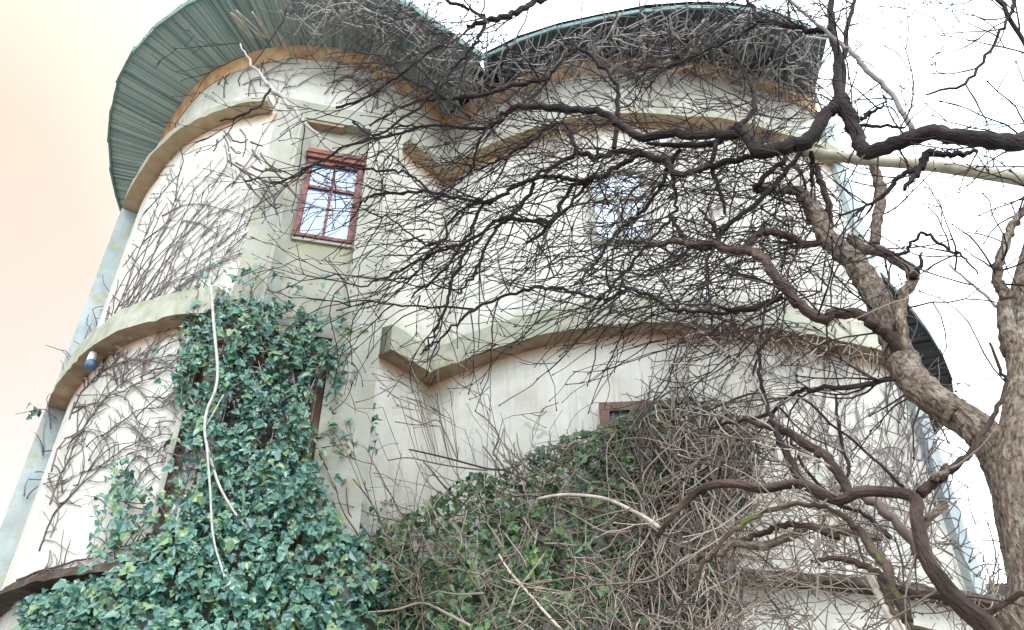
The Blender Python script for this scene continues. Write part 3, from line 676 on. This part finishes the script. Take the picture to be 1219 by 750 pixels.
branch([(640, 264, 5), (652, 270, 4), (660, 262, 4), (690, 230, 4), (704, 214, 4)], [4.7, 4.6], 'barkdark', seedw=.6)
branch([(600, 232, 4), (576, 244, 4), (562, 270, 4), (545, 300, 3), (520, 330, 3), (490, 355, 2)], [4.75, 5.0], 'barkdark', seedw=.8)
branch([(573, 240, 3), (540, 258, 3), (526, 286, 3), (500, 288, 2.5), (470, 262, 2), (445, 254, 2)], [4.85, 5.1], 'barkdark', seedw=.7)
branch([(526, 285, 3), (515, 300, 3), (490, 330, 2.5), (470, 348, 2)], [5.0, 5.1], 'barkdark', seedw=.6)
branch([(511, 230, 3), (497, 216, 3), (483, 205, 3), (441, 201, 3), (400, 199, 2.5), (360, 205, 2)], [4.95, 5.3], 'barkdark', seedw=.8)
branch([(504, 149, 3), (470, 160, 3), (420, 172, 3), (380, 192, 2.5), (350, 210, 2), (322, 218, 2)], [4.7, 5.2], 'barkdark', seedw=.9)
branch([(560, 140, 4), (520, 110, 3), (490, 98, 3), (455, 69, 2.5), (420, 60, 2)], [4.6, 4.7], 'barkdark', seedw=.9)
branch([(410, 190, 4), (375, 160, 4), (345, 125, 5), (322, 104, 5), (300, 75, 3), (286, 52, 2)], [5.0, 4.9], 'vine', seedw=.25)
branch([(322, 106, 3), (310, 125, 3), (285, 138, 3), (262, 144, 2)], [4.9, 5.0], 'barkdark', seedw=.8)
branch([(400, 128, 3), (435, 116, 3), (470, 92, 3), (500, 70, 3), (540, 40, 2.5)], [4.7, 4.5], 'barkdark', seedw=.8)
branch([(600, 142, 4), (575, 160, 3), (560, 205, 3), (540, 215, 2)], [4.6, 4.8], 'barkdark', seedw=.6)
branch([(420, 145, 3), (450, 160, 3), (500, 125, 3), (535, 95, 3)], [4.8, 4.6], 'barkdark', seedw=.6)
# sky side twigs on the right
branch([(1105, 180, 9), (1098, 194, 9), (1091, 208, 7), (1077, 226, 5)], [3.75, 3.75], 'barkdark', seedw=.2)
branch([(1105, 180, 9), (1122, 185, 8), (1145, 184, 7), (1164, 180, 3)], [3.75, 3.75], 'barkdark', seedw=.2)
branch([(1091, 200, 7), (1070, 212, 6), (1052, 232, 5), (1030, 246, 3), (1015, 258, 2)], [3.75, 3.9], 'barkdark', seedw=.5)
branch([(1025, 142, 5), (1042, 131, 4), (1056, 121, 2)], [3.85, 3.8], 'barkdark', seedw=.4)
branch([(1022, 150, 5), (1050, 150, 4), (1077, 152, 3)], [3.87, 3.8], 'barkdark', seedw=.3)
branch([(1086, 156, 7), (1070, 125, 6), (1042, 94, 6), (1020, 70, 6), (1001, 52, 5), (965, 22, 4), (935, -5, 4)], [3.8, 3.8], 'vine', seedw=.4)
branch([(1290, 130, 6), (1240, 85, 5), (1219, 52, 5), (1188, -2, 5), (1170, -40, 4)], [3.65, 3.5], 'barkdark', seedw=.3)
branch([(1102, 113, 2), (1146, 100, 3.5), (1174, 66, 3.5), (1195, 31, 3.5), (1206, 5, 4), (1215, -30, 4)], [3.6, 3.5], 'barkdark', seedw=.6)
branch([(1196, 350, 14), (1195, 349, 13), (1187, 330, 12), (1191, 307, 11), (1201, 277, 10), (1216, 255, 9), (1240, 210, 7)], [3.6, 3.5], 'bark', 10, .05, seedw=.4)
branch([(1208, 420, 26), (1197, 385, 20), (1196, 355, 15), (1190, 335, 11)], [3.66, 3.6], 'bark', 12, .05, seedw=0)
branch([(1164, 326, 2), (1146, 304, 3), (1133, 299, 3.5), (1115, 288, 4), (1101, 278, 4), (1084, 290, 4), (1076, 303, 5), (1055, 302, 6)], [3.7, 4.0], 'barkdark', seedw=.5)
branch([(1219, 345, 5), (1190, 365, 4), (1165, 345, 3), (1130, 315, 2)], [3.7, 3.9], 'vine', seedw=.4)
# twigs from the traced limbs
out = []
left = np.array([-.9, .12, -.25])
for X, R, sw in BR:
    if sw <= 0: continue
    if X[:, 0].mean() / X[:, 1].mean() > .36: sw = sw * 1.9
    s = np.r_[0, np.cumsum(np.linalg.norm(np.diff(X, axis=0), axis=1))]
    n = rng.poisson(s[-1] * 7 * sw + 1)
    for t in rng.uniform(.12, 1., n) * s[-1]:
        i = min(int(np.searchsorted(s, t)), len(X) - 1); i = max(i, 1); tg = unit(X[i] - X[i - 1])
        d = unit(tg * .5 + rng.normal(0, .62, 3) + left * .45)
        r = min(R[i] * .5, .0062); grow(out, X[i].copy(), d, rng.uniform(.25, .8) * (1.15 if X[i][0] < .8 else .85), min(max(r, .0055), .0078), 2, left, kids=.29)
for q in scatter([(600, 160), (980, 100), (1000, 300), (900, 440), (720, 400), (640, 340), (480, 290)], 260).tolist() + scatter([(700, 120), (990, 110), (1010, 320), (880, 430), (720, 380)], 220).tolist():   # inner crown between the limbs
    d = unit(left + rng.normal(0, .75, 3)); grow(out, at([q], rng.uniform(4.3, 5.5))[0], d, rng.uniform(.25, .75), rng.uniform(.004, .0065), 1, left, kids=.3)
put_twigs(out, TREE, M['twig'], 200, 'twig', 'twigs')

# straight pale pole slanting behind the dark limb
PO = thing('wooden_pole', 'straight peeled pale pole slanting behind the dark upper limb', 'pole', tuple(at([(1219, 214)], 4.6)[0]))
b = MB(); limb(b, [(930, 171, 11), (970, 181, 12), (1022, 190, 13), (1105, 197, 14), (1219, 214, 17), (1330, 236, 19)], [4.55, 4.5, 4.4, 4.3], 12, .02, seed=5); b.obj('shaft', M['pole'], PO)
b = MB(); limb(b, [(1330, 236, 19), (1345, 420, 22), (1350, 700, 24)], [4.3, 4.35, 4.4], 10, .02, seed=6, ext=None); b.obj('post', M['pole'], PO)

# ------------------------------------------------------------------ shrub with crooked stems, lower right
SH = thing('crooked_shrub', 'bare old shrub with crooked reddish stems arching left below the tree', 'shrub', (2.35, 3.3, 0)); BR2 = BR; BR = []
def sbr(*a, **k): return branch(*a, par=SH, name='stem', **k)
bb = MB()
X, R = limb(bb, [(1200, 790, 32.0), (1174, 746, 28.8), (1146, 722, 24.0), (1122, 694, 20.8), (1105, 668, 18.4), (1096, 640, 16.8), (1091, 615, 16.0), (1091, 597, 15.2), (1077, 588, 14.4), (1043, 585, 13.6), (1022, 586, 13.6), (1001, 595, 12.8), (980, 590, 12.8), (956, 577, 12.0), (935, 577, 11.2), (907, 582, 11.2), (876, 576, 10.4), (845, 578, 9.6), (824, 590, 8.8), (800, 614, 7.2), (782, 640, 5.6)],
     [3.3, 3.3, 3.4, 3.5, 3.7, 3.9, 4.1], 14, .06, seed=11, per=6, ext=[(2.5, 3.25, -.05, .11), (2.45, 3.28, 1.0, .09)])
bb.obj('stem', M['barkred'], SH); BR.append((X, R, .5))
sbr([(956, 575, 10), (942, 549, 9), (935, 535, 8), (928, 521, 7), (918, 497, 6), (908, 470, 4)], [3.75, 3.9], 'barkdark', seedw=.8)
sbr([(1095, 588, 13), (1112, 572, 12), (1126, 562, 11), (1150, 546, 8), (1167, 521, 7), (1185, 490, 6), (1198, 456, 5), (1191, 442, 4), (1178, 408, 3)], [3.55, 3.4], 'barkred', seedw=.4)
sbr([(1112, 573, 9), (1122, 563, 9), (1128, 553, 6)], [3.5, 3.48], 'bark', seedw=0)
sbr([(1012, 590, 13), (1004, 573, 13), (987, 549, 12), (966, 532, 11), (939, 514, 10), (914, 507, 8), (890, 500, 5)], [3.7, 4.0], 'barkred', seedw=.7)
sbr([(1140, 720, 15), (1126, 712, 12), (1088, 707, 10), (1063, 698, 10), (1043, 681, 10), (1018, 670, 9), (990, 665, 7), (965, 668, 4)], [3.4, 3.7], 'barkred', seedw=.5)
sbr([(1096, 662, 14), (1088, 646, 13), (1063, 618, 12), (1039, 597, 12), (1025, 588, 11)], [3.55, 3.7], 'bramble', seedw=.2)
sbr([(1080, 740, 14), (1063, 700, 14), (1055, 672, 13), (1039, 656, 12), (1022, 629, 9), (994, 608, 7), (963, 601, 6), (928, 604, 6), (897, 615, 6), (869, 635, 5.5), (850, 657, 5), (835, 677, 5), (822, 705, 4), (800, 730, 3)], [3.5, 3.7, 4.0], 'barkmoss', seedw=.7)
sbr([(1050, 640, 9), (1000, 632, 9), (966, 627, 9), (946, 635, 10), (914, 649, 10), (895, 650, 9), (876, 648, 9), (860, 658, 8), (845, 664, 7), (825, 680, 5)], [3.8, 4.0], 'bark', seedw=.4)
sbr([(1000, 640, 7), (966, 628, 7), (939, 625, 8), (920, 630, 7), (904, 635, 7), (880, 643, 6), (862, 650, 4)], [3.8, 4.0], 'barkred', seedw=.5)
sbr([(1100, 650, 9), (1099, 634, 9), (1104, 618, 10), (1126, 600, 10)], [3.5, 3.45], 'bark', seedw=0)
sbr([(1219, 706, 7), (1190, 720, 7), (1172, 730, 8)], [3.2, 3.3], 'barkred', seedw=.2)
sbr([(1160, 760, 9), (1095, 750, 9), (1060, 722, 7), (1050, 700, 6), (1048, 690, 5)], [3.4, 3.7], 'barkmoss', seedw=.4)
sbr([(1060, 640, 6), (1030, 612, 6), (1000, 600, 5), (960, 560, 4), (942, 520, 3)], [3.9, 4.2], 'barkdark', seedw=.8)
sbr([(1000, 596, 5), (1010, 560, 4), (1000, 520, 4), (995, 470, 3)], [4.0, 4.4], 'barkdark', seedw=.8)
sbr([(950, 470, 3), (990, 505, 3), (1040, 545, 3.5), (1075, 580, 5)], [4.0, 3.7], 'barkdark', seedw=.6)
out = []; dn = np.array([-.6, .25, .05])
for X, R, sw in BR:
    if sw <= 0: continue
    s = np.r_[0, np.cumsum(np.linalg.norm(np.diff(X, axis=0), axis=1))]
    for t in rng.uniform(.1, 1., rng.poisson(s[-1] * 7 * sw + .5)) * s[-1]:
        i = max(1, min(int(np.searchsorted(s, t)), len(X) - 1)); d = unit(rng.normal(0, .7, 3) + dn * .4)
        grow(out, X[i].copy(), d, rng.uniform(.25, .7), max(min(R[i] * .45, .005), .002), 2, dn, kids=.34)
for q in scatter([(880, 640), (1000, 600), (1120, 600), (1160, 700), (1150, 770), (860, 770)], 170):   # suckers rising from the base
    grow(out, at([q], rng.uniform(3.9, 5.4))[0], unit(rng.normal(0, .8, 3) + np.array([-.3, 0, .2])), rng.uniform(.25, .6), rng.uniform(.0025, .0045), 1, dn, kids=.32)
put_twigs(out, SH, M['bramble'], 120, 'twig', 'twigs')
ST = thing('wooden_stake', 'pale cut stake leaning among the shrub stems', 'stake', tuple(at([(1036, 687)], 3.9)[0]))
b = MB(); limb(b, [(1030, 672, 8), (1036, 687, 9), (1070, 750, 11), (1120, 850, 12)], [3.9, 3.6, 3.4], 10, .02, seed=4); b.obj('shaft', M['pale'], ST)

# ------------------------------------------------------------------ climbers on the walls
def climber(name, label, lines, m, partk=60, twigs=None, stuff='tendrils', cat='creeper', root=None):
    """lines: list of (world points, radii); the largest become stems"""
    c = thing(name, label, cat, root or tuple(lines[0][0][0] * np.array([1, 1, 0])))
    put_twigs([(0, p, r) for p, r in lines], c, m, partk, 'stem', stuff); return c
def walline(px, off, w0, w1=None):
    P = onwall(px, 0.); n = len(px); o = np.broadcast_to(off, (n,)); P = onwall(px, o); R = np.linspace(w0, w1 or w0 * .5, n) * .36 / F * fwd(P); return P, R
def nubbed(lines, px, off, w, m=1, rate=.3, ln=(8, 26), curl=.3):
    """short side tendrils along a wall line"""
    for i in range(2, len(px) - 1):
        if rng.random() < rate:
            a = math.atan2(*(px[i] - px[i - 1])[::-1]) + random.choice((-1, 1)) * rng.uniform(.4, 1.1)
            lines.append(walline(wander(px[i], a, rng.uniform(*ln), curl, 5), off, w * .7, w * .4))
# fan of thin stems on the upper left round
lines = []
for i in range(18):
    t = (i + rng.uniform(-.3, .3)) / 17.4
    a_ = crom([(118, 390), (140, 379), (170, 362), (210, 350), (262, 344)], 8); e_ = crom([(192, 214), (222, 190), (262, 172), (300, 178), (318, 205), (312, 262)], 8)
    p0 = a_[int(t * (len(a_) - 1))]; p1 = e_[int(t * (len(e_) - 1))] + rng.normal(0, 6, 2); dd = p1 - p0
    px = crom([p0, p0 + dd * (.28, .42) + rng.normal(0, 3, 2), p0 + dd * (.6, .74) + rng.normal(0, 4, 2), p1], 11); px = px + np.convolve(rng.normal(0, 1.6, len(px) + 4), np.ones(5) / 5, 'valid')[:, None]
    k_ = int(len(px) * rng.uniform(.55, 1)); px = px[:k_]
    lines.append(walline(px, .018, 1.9, 1.)); nubbed(lines, px, .018, 1.6, rate=.26, ln=(5, 14))
    if i % 2:
        h = len(px) // 2; qx = wander(px[h], math.atan2(*(px[h] - px[h - 1])[::-1]) + rng.uniform(.15, .5), rng.uniform(40, 90), .1); lines.append(walline(qx, .018, 2.2, 1.2)); nubbed(lines, qx, .018, 1.7, rate=.4, ln=(5, 15))
for i in range(15):
    t = i / 14; p0 = np.array([128 + 78 * t, 378 - 30 * t]) + rng.normal(0, 5, 2); p1 = np.array([262 + 40 * math.sin(t * 2.6) + 14 * t, 192 + 118 * t]) + rng.normal(0, 7, 2); dd = p1 - p0
    px = crom([p0, p0 + dd * (.3, .36), p0 + dd * (.65, .7) + rng.normal(0, 3, 2), p1], 10); px = px + np.convolve(rng.normal(0, 1.8, len(px) + 4), np.ones(5) / 5, 'valid')[:, None]
    lines.append(walline(px, .02, 1.9, 1.)); nubbed(lines, px, .02, 1.3, rate=.26, ln=(5, 16))
for i in range(6):
    p = scatter([(165, 250), (200, 180), (300, 135), (330, 165), (300, 240), (200, 330)], 1)[0]
    px = wander(p, rng.uniform(-1.3, -.4), rng.uniform(50, 130), .16); lines.append(walline(px, .02, 2.0, 1.)); nubbed(lines, px, .02, 1.4, rate=.3, ln=(6, 16))
for i in range(40):
    p = scatter([(205, 160), (245, 95), (300, 68), (420, 66), (480, 95), (480, 140), (330, 128), (240, 150)], 1)[0]
    px = wander(p, rng.uniform(-2.2, .6), rng.uniform(25, 80), .3); lines.append(walline(px, .02, 1.8, .9)); nubbed(lines, px, .02, 1.2, rate=.3, ln=(6, 14))
for i in range(30):                      # dark clustered shoots beside the pilaster
    p = scatter([(252, 152), (285, 152), (345, 215), (330, 250), (285, 215), (262, 185)], 1)[0]
    px = wander(p, rng.uniform(.4, 1.4), rng.uniform(14, 40), .25, 5); P, R = walline(px, rng.uniform(.15, .35), 4.2, 2.2); lines.append((P, R))
climber('wall_creeper', 'bare creeper fanning up the upper left round wall', lines, M['creeper'], 120)
# lower left arcs
lines = []
for pts, w in (([(62, 560), (78, 510), (100, 466), (125, 440), (160, 428), (205, 436)], 6), ([(60, 600), (85, 540), (115, 490), (150, 455), (190, 440), (216, 440)], 5),
               ([(46, 655), (70, 600), (110, 560), (150, 530), (190, 520), (214, 520)], 4.5), ([(20, 690), (60, 676), (110, 665), (150, 652), (180, 640)], 6), ([(28, 690), (50, 678), (75, 674), (100, 668)], 5), ([(38, 712), (60, 696), (95, 690), (130, 692), (170, 700)], 9), ([(44, 718), (80, 702), (120, 700), (180, 712)], 8),
               ([(100, 408), (130, 420), (170, 430), (212, 425)], 5), ([(150, 452), (175, 475), (200, 470), (215, 455)], 4), ([(120, 520), (160, 490), (200, 482), (216, 470)], 3.5),
               ([(60, 640), (72, 610), (70, 580), (88, 550)], 3), ([(150, 600), (170, 560), (200, 550), (230, 560)], 4.5), ([(140, 570), (165, 545), (185, 570), (210, 590), (225, 560)], 4)):
    px = crom(pts, 8); px = px + np.cumsum(rng.normal(0, .6, px.shape), 0); lines.append(walline(px, .03, w * .75, w * .35)); nubbed(lines, px, .03, w * .6, rate=.55, ln=(12, 55), curl=.35)
for i in range(60):
    p = scatter([(75, 520), (110, 440), (200, 410), (222, 480), (230, 600), (190, 660), (150, 640), (110, 560), (70, 600)], 1)[0]
    px = wander(p, rng.uniform(-1.6, .4), rng.uniform(30, 95), .35); lines.append(walline(px, rng.uniform(.02, .07), 2.6, 1.)); nubbed(lines, px, .03, 1.6, rate=.35, ln=(6, 20))
for i in range(60):                      # over the ledge and the corner pilaster
    p = scatter([(100, 400), (140, 372), (225, 352), (235, 375), (160, 392), (90, 450), (30, 600), (15, 620), (80, 440)], 1)[0]
    px = wander(p, rng.uniform(-2.6, .6), rng.uniform(20, 60), .35); lines.append(walline(px, rng.uniform(.21, .24), 2.4, 1.1))
climber('wall_creeper', 'bare arching creeper on the lower left round wall under the ledge', lines, M['creeper'], 120)
# lower right wall
lines = []
for i in range(120):
    p = scatter([(880, 430), (960, 428), (1045, 440), (1100, 520), (1120, 640), (1080, 690), (940, 690), (900, 560)], 1)[0]
    px = wander(p, rng.uniform(-2.2, -.9), rng.uniform(40, 150), .2); lines.append(walline(px, .025, 2.2, 1.)); nubbed(lines, px, .025, 1.6, rate=.35, ln=(8, 26))
for i in range(70):
    p = scatter([(1060, 470), (1100, 500), (1155, 640), (1165, 690), (1120, 690), (1080, 560)], 1)[0]
    px = wander(p, rng.uniform(-2.6, -.4), rng.uniform(30, 110), .3); lines.append(walline(px, .2, 2.6, 1.1))
climber('wall_creeper', 'dark bare creeper covering the lower right wall below the ledge', lines, M['creeper'], 120)
# upper right wall and its ledge: dense dry vine
lines = []
for i in range(300):
    p = scatter([(560, 170), (640, 115), (760, 100), (960, 130), (985, 260), (1000, 370), (860, 350), (780, 330), (700, 300), (690, 220)], 1)[0]
    px = wander(p, rng.uniform(0, 6.28), rng.uniform(25, 100), .4); lines.append(walline(px, rng.uniform(.02, .14), 2.2, 1.))
for i in range(150):
    p = scatter([(800, 380), (870, 350), (960, 380), (1050, 400), (1050, 440), (950, 430), (860, 425), (790, 410)], 1)[0]
    px = wander(p, rng.uniform(0, 6.28), rng.uniform(20, 70), .5); lines.append(walline(px, rng.uniform(.2, .3), 2.6, 1.2))
climber('dry_vine', 'tangled dry vine over the upper right round wall and its ledge', lines, M['bramble'], 120)
# tangles draped from the eaves
def eavetangle(label, poly, n, zr, keep):
    lines = []
    for i in range(n):
        p = scatter(poly, 1)[0]; w = rng.choice([1.6, 2.2, 3., 4.2], p=[.35, .35, .2, .1])
        if rng.random() < .4: px = wander(p, rng.uniform(0, 6.28), rng.uniform(20, 60), .45, 5)
        else: px = wander(p, rng.choice([-.9, 1.2, 2.0]) + rng.normal(0, .5), rng.uniform(25, 95), .18)
        z = ZE - rng.uniform(*zr) + np.cumsum(rng.normal(0, .012, len(px))); P = onplane(px, z); R = np.linspace(w, w * .55, len(px)) * .34 / F * fwd(P); lines.append((P, R))
    return climber('dry_vine', label, lines, M['vine'], keep)
eavetangle('grey dead vine tangled under the left eave beside the roof valley', [(330, 8), (420, -10), (480, 8), (575, 75), (575, 112), (530, 112), (480, 72), (430, 40), (340, 30)], 330, (.06, .5), 120)
eavetangle('dense dead vine hanging all along the right eave', [(560, 90), (600, 62), (720, 28), (800, 18), (900, 16), (982, 48), (968, 110), (800, 105), (660, 115), (580, 130)], 640, (.05, .45), 140)
lines = []
for p0, p1 in (([281, 12], [318, 48]), ([300, 14], [322, 50]), ([328, 36], [352, 72]), ([370, 42], [398, 20]), ([380, 12], [402, 22]), ([402, 24], [430, 12]), ([405, 12], [410, 30]), ([275, 15], [300, 46])):
    for k in range(3):
        px = crom([p0, (np.array(p0) + p1) / 2 + rng.normal(0, 3, 2), np.array(p1) + rng.normal(0, 3, 2)], 5); P = onplane(px, ZE - .12 - .05 * k); lines.append((P, np.linspace(2.8, 1.6, len(px)) * .4 / F * fwd(P)))
climber('dry_vine', 'few pale dead shoots hanging below the green left soffit', lines, M['pale'], 24)

# ------------------------------------------------------------------ ivy
def outward(P):
    n = EYE - P; n[:, 2] = .15; return n / np.linalg.norm(n, axis=1)[:, None]
lump = lambda p: .5 + .5 * np.sin(p[:, 0] * .045 + 1.3 * np.sin(p[:, 1] * .03)) * np.sin(p[:, 1] * .05 + p[:, 0] * .013)
IV = thing('ivy_plant', 'dense glossy blue green ivy climbing the left wall over the lower window', 'ivy', (-2.6, 5.9, 0))
poly = [(214, 392), (236, 358), (262, 350), (300, 356), (346, 358), (376, 384), (402, 414), (396, 438), (372, 446), (366, 470), (368, 520), (374, 560), (392, 590), (410, 625), (450, 655), (500, 690), (520, 740), (540, 800), (10, 800), (28, 716), (70, 704), (110, 690), (150, 672), (186, 640), (214, 606), (238, 566), (220, 520), (208, 455)]
p = scatter(poly, 9500); th = .06 + .16 * lump(p) + .28 * np.clip((p[:, 1] - 480) / 270, 0, 1)
hole = (np.sin(p[:, 0] * .09 + 2) * np.sin(p[:, 1] * .07 + p[:, 0] * .02)) + .5 * np.sin(p[:, 0] * .21 + p[:, 1] * .13) > .52; keepm = ~(hole & (rng.random(len(p)) < .88)); p, th = p[keepm], th[keepm]
off = th * rng.uniform(.1, 1, len(p)) ** .6 + .1; P1 = onwall(p, off)
q = np.vstack([scatter([(385, 480), (448, 478), (452, 515), (425, 560), (400, 540)], 90), scatter([(120, 570), (150, 560), (225, 600), (200, 650), (150, 670), (100, 680)], 170), scatter([(376, 400), (404, 408), (400, 440), (380, 436)], 35),
               scatter([(340, 352), (385, 380), (380, 395), (345, 372)], 25), scatter([(130, 545), (155, 545), (160, 600), (140, 600)], 35), scatter([(30, 480), (48, 478), (50, 492), (34, 498)], 12), scatter([(200, 520), (250, 520), (240, 600), (205, 600)], 60), scatter([(20, 716), (60, 694), (150, 680), (190, 690), (190, 730), (20, 740)], 230)])
for i in range(95):
    e0 = np.array(poly[rng.integers(0, 18)], float) + rng.normal(0, 14, 2); sh_ = wander(e0, rng.uniform(0, 6.28), rng.uniform(25, 70), .3, 7); sh_ = sh_ + rng.normal(0, 3.5, sh_.shape); q = np.vstack([q, sh_])
P2 = onwall(q, np.where(q[:, 1] > 676, .24, .1) + rng.uniform(0, .16, len(q))); PA = np.vstack([P1, P2])
put_leaves(PA, rng.choice([.034, .046, .058, .072, .09], len(PA), p=[.2, .28, .27, .17, .08]) * np.where(PA[:, 2] < 4.3, 1.15, 1) * rng.uniform(.85, 1.15, len(PA)), outward(PA), IV, M['ivy'], 300)
lines = []
for i in range(120):
    s0 = scatter([(214, 392), (300, 356), (390, 420), (372, 520), (390, 700), (60, 720), (214, 606)], 1)[0]; px = wander(s0, rng.uniform(-2.2, -.9), rng.uniform(40, 120), .2); lines.append(walline(px, .1 + rng.uniform(0, .12), 2.6, 1.2))
put_twigs([(0, a_, b_) for a_, b_ in lines], IV, M['bramble'], 40, 'stem', 'stems')
for pts, w, o_ in (([(251, 340), (255, 392), (259, 440), (256, 465), (246, 490), (244, 518), (252, 550), (262, 580), (278, 608), (296, 632)], 5, .34), ([(296, 632), (294, 618), (284, 606)], 3, .34), ([(246, 506), (256, 488), (266, 470)], 2.5, .33), ([(246, 530), (250, 580), (254, 640), (268, 690), (286, 760)], 4, .42), ([(192, 700), (200, 660), (214, 610), (222, 590)], 8, .2), ([(218, 660), (232, 645), (250, 640)], 5, .25)):
    b = MB(); X, R = walline(crom(pts, 6), o_, w, w * .8); b.tube(X, R, 8, .05, 3); b.obj('stem', M['ivystem'], IV)
for pts, w in (([(390, 560), (405, 590), (430, 625), (450, 650)], 4), ([(380, 540), (400, 580), (412, 612)], 3)):
    b = MB(); X, R = walline(crom(pts, 6), .2, w, w * .8); b.tube(X, R, 6); b.obj('stem', M['bramble'], IV)

# overgrown mound of bramble and ivy in the middle
mound = [(425, 648), (490, 606), (556, 566), (600, 560), (650, 528), (720, 506), (765, 478), (830, 470), (890, 500), (905, 560), (885, 620), (870, 680), (860, 800), (470, 800), (440, 720)]
def mth(px): return .14 + 1.15 * np.clip((px[:, 1] - 470) / 320, 0, 1) ** .9 * np.clip((px[:, 0] - 400) / 160, .25, 1)
IM = thing('ivy_plant', 'looser green ivy mixed into the bramble mound in the middle', 'ivy', (.4, 5.6, 0))
p = scatter(mound, 6500); sel = (rng.random(len(p)) < np.clip(1.3 - (p[:, 0] - 520) / 480, .42, 1)) & (rng.random(len(p)) < .4 + .6 * lump(p)); p = np.vstack([p[sel], scatter([(738, 486), (800, 474), (890, 500), (905, 545), (860, 620), (740, 600), (700, 540)], 700)])
PB = onwall(p, mth(p) * rng.uniform(.3, 1.04, len(p)) ** .6)
put_leaves(PB, rng.choice([.045, .055, .065, .08], len(PB)) * rng.uniform(.85, 1.15, len(PB)), outward(PB), IM, M['ivygreen'], 240)
BM = thing('bramble_thicket', 'brown tangled thicket of dry bramble stems heaped against the house', 'bramble', (.9, 5.3, 0))
lines = []
def mline(px, f, w0, w1): 
    P = onwall(px, mth(px) * f + .03); return P, np.linspace(w0, w1, len(px)) * .36 / F * fwd(P)
for i in range(1500):
    s0 = scatter(mound, 1)[0]
    if s0[0] < 560 and rng.random() < .45: continue
    w = rng.choice([1.5, 2., 2.8, 4.], p=[.35, .35, .22, .08]); px = wander(s0, rng.uniform(0, 6.28), rng.uniform(25, 100) * (.5 if s0[1] < 560 and s0[0] < 720 else 1), .16)
    lines.append(mline(px, rng.uniform(.6, 1.08), w, w * .55))
for i in range(950):                      # the thickest hanging mass at the right end
    s0 = scatter([(760, 490), (890, 480), (912, 560), (890, 640), (880, 800), (690, 800), (760, 640)], 1)[0]
    w = rng.choice([1.5, 2., 2.8, 3.6]); px = wander(s0, rng.choice([1.4, -1.6]) + rng.normal(0, .6), rng.uniform(30, 110), .18); lines.append(mline(px, rng.uniform(.8, 1.2), w, w * .55))
put_twigs([(0, a_, b_) for a_, b_ in lines], BM, M['bramble'], 200, 'stem', 'stems')
BR = []
def bst(pts, f, w, m='bramble'):
    b = MB(); px = crom(pts, 6); P, R = mline(px, f, w, w * .6); b.tube(P, R, 8, .04, 2); b.obj('stem', M[m], BM); BR.append((P, R, 1))
bst([(785, 628), (770, 617), (753, 608), (722, 594), (684, 589), (660, 590), (639, 594)], 1.3, 7, 'pale')
bst([(800, 640), (760, 622), (720, 610), (670, 598), (656, 590), (622, 570), (601, 560), (580, 558), (539, 547), (510, 540), (487, 535)], 1.25, 4.5)
bst([(601, 559), (592, 545), (587, 539), (594, 520), (580, 500), (566, 490)], 1.4, 3.2)
bst([(580, 560), (545, 556), (520, 552), (487, 545), (462, 548)], 1.4, 3)
bst([(545, 548), (530, 515), (520, 500), (500, 506), (470, 502)], 1.6, 2.6)
bst([(670, 752), (650, 730), (622, 698), (605, 678), (594, 660)], 1.05, 5, 'pale')
bst([(592, 750), (577, 712), (563, 691), (540, 657), (511, 638)], 1.0, 5)
bst([(560, 745), (535, 732), (504, 718), (470, 726), (438, 729)], 1.2, 5)
bst([(504, 718), (498, 690), (494, 664)], 1.2, 3.4)
bst([(820, 660), (780, 690), (730, 695), (690, 700), (650, 720)], 1.2, 4)
bst([(470, 660), (462, 640), (448, 610), (436, 590), (420, 570)], 1.6, 3)
bst([(500, 640), (478, 612), (466, 590), (455, 575)], 1.6, 2.6)
out = []
for X, R, sw in BR:
    s = np.r_[0, np.cumsum(np.linalg.norm(np.diff(X, axis=0), axis=1))]
    for t in rng.uniform(.3, 1., rng.poisson(s[-1] * 5 + 1)) * s[-1]:
        i = max(1, min(int(np.searchsorted(s, t)), len(X) - 1)); grow(out, X[i].copy(), unit(unit(X[i] - X[i - 1]) + rng.normal(0, .6, 3) + np.array([-.3, -.2, .2])), rng.uniform(.2, .45), .0026, 1, np.array([-.4, -.1, .3]), kids=.35)
put_twigs(out, BM, M['bramble'], 30, 'twig', 'twigs')

# ------------------------------------------------------------------ garden wall beyond, lower right
GW = thing('garden_wall', 'dark stone garden wall glimpsed behind the trunk at lower right', 'wall', (8., 11.5, 0))
top = at([(1190, 688)], 11.5)[0, 2]
b = MB(); b.box((5.9, 11.8, 0), (9, -1.2, 0), (.1, .45, 0), (0, 0, top - .1)); b.obj('core', M['stone'], GW, False)
sm = None
for r_i in range(3):
    for i in range(26):
        w = .34; b = MB(); x = 5.85 + i * w + (r_i % 2) * .17 ; y = 11.8 - (x - 5.9) * 1.2 / 9
        b.box((x, y - .05 - rng.uniform(0, .05), top - .3 * (r_i + 1) + rng.uniform(-.02, .03)), (w - .03, -.04, 0), (.05, .5, 0), (0, 0, .27)); b.obj('stone', M['stone'], GW, False)
lines = []
for i in range(140):
    px = wander(scatter([(1150, 700), (1230, 692), (1240, 800), (1140, 800)], 1)[0], rng.uniform(-2.4, -.6), rng.uniform(20, 70), .35); P = at(px, rng.uniform(4.5, 8)); lines.append((P, np.linspace(2, 1, len(px)) * .5 / F * fwd(P)))
climber('bramble_thicket', 'thin brambles growing in front of the dark garden wall', lines, M['bramble'], 60, stuff='stems', cat='bramble', root=(4.2, 7, 0))
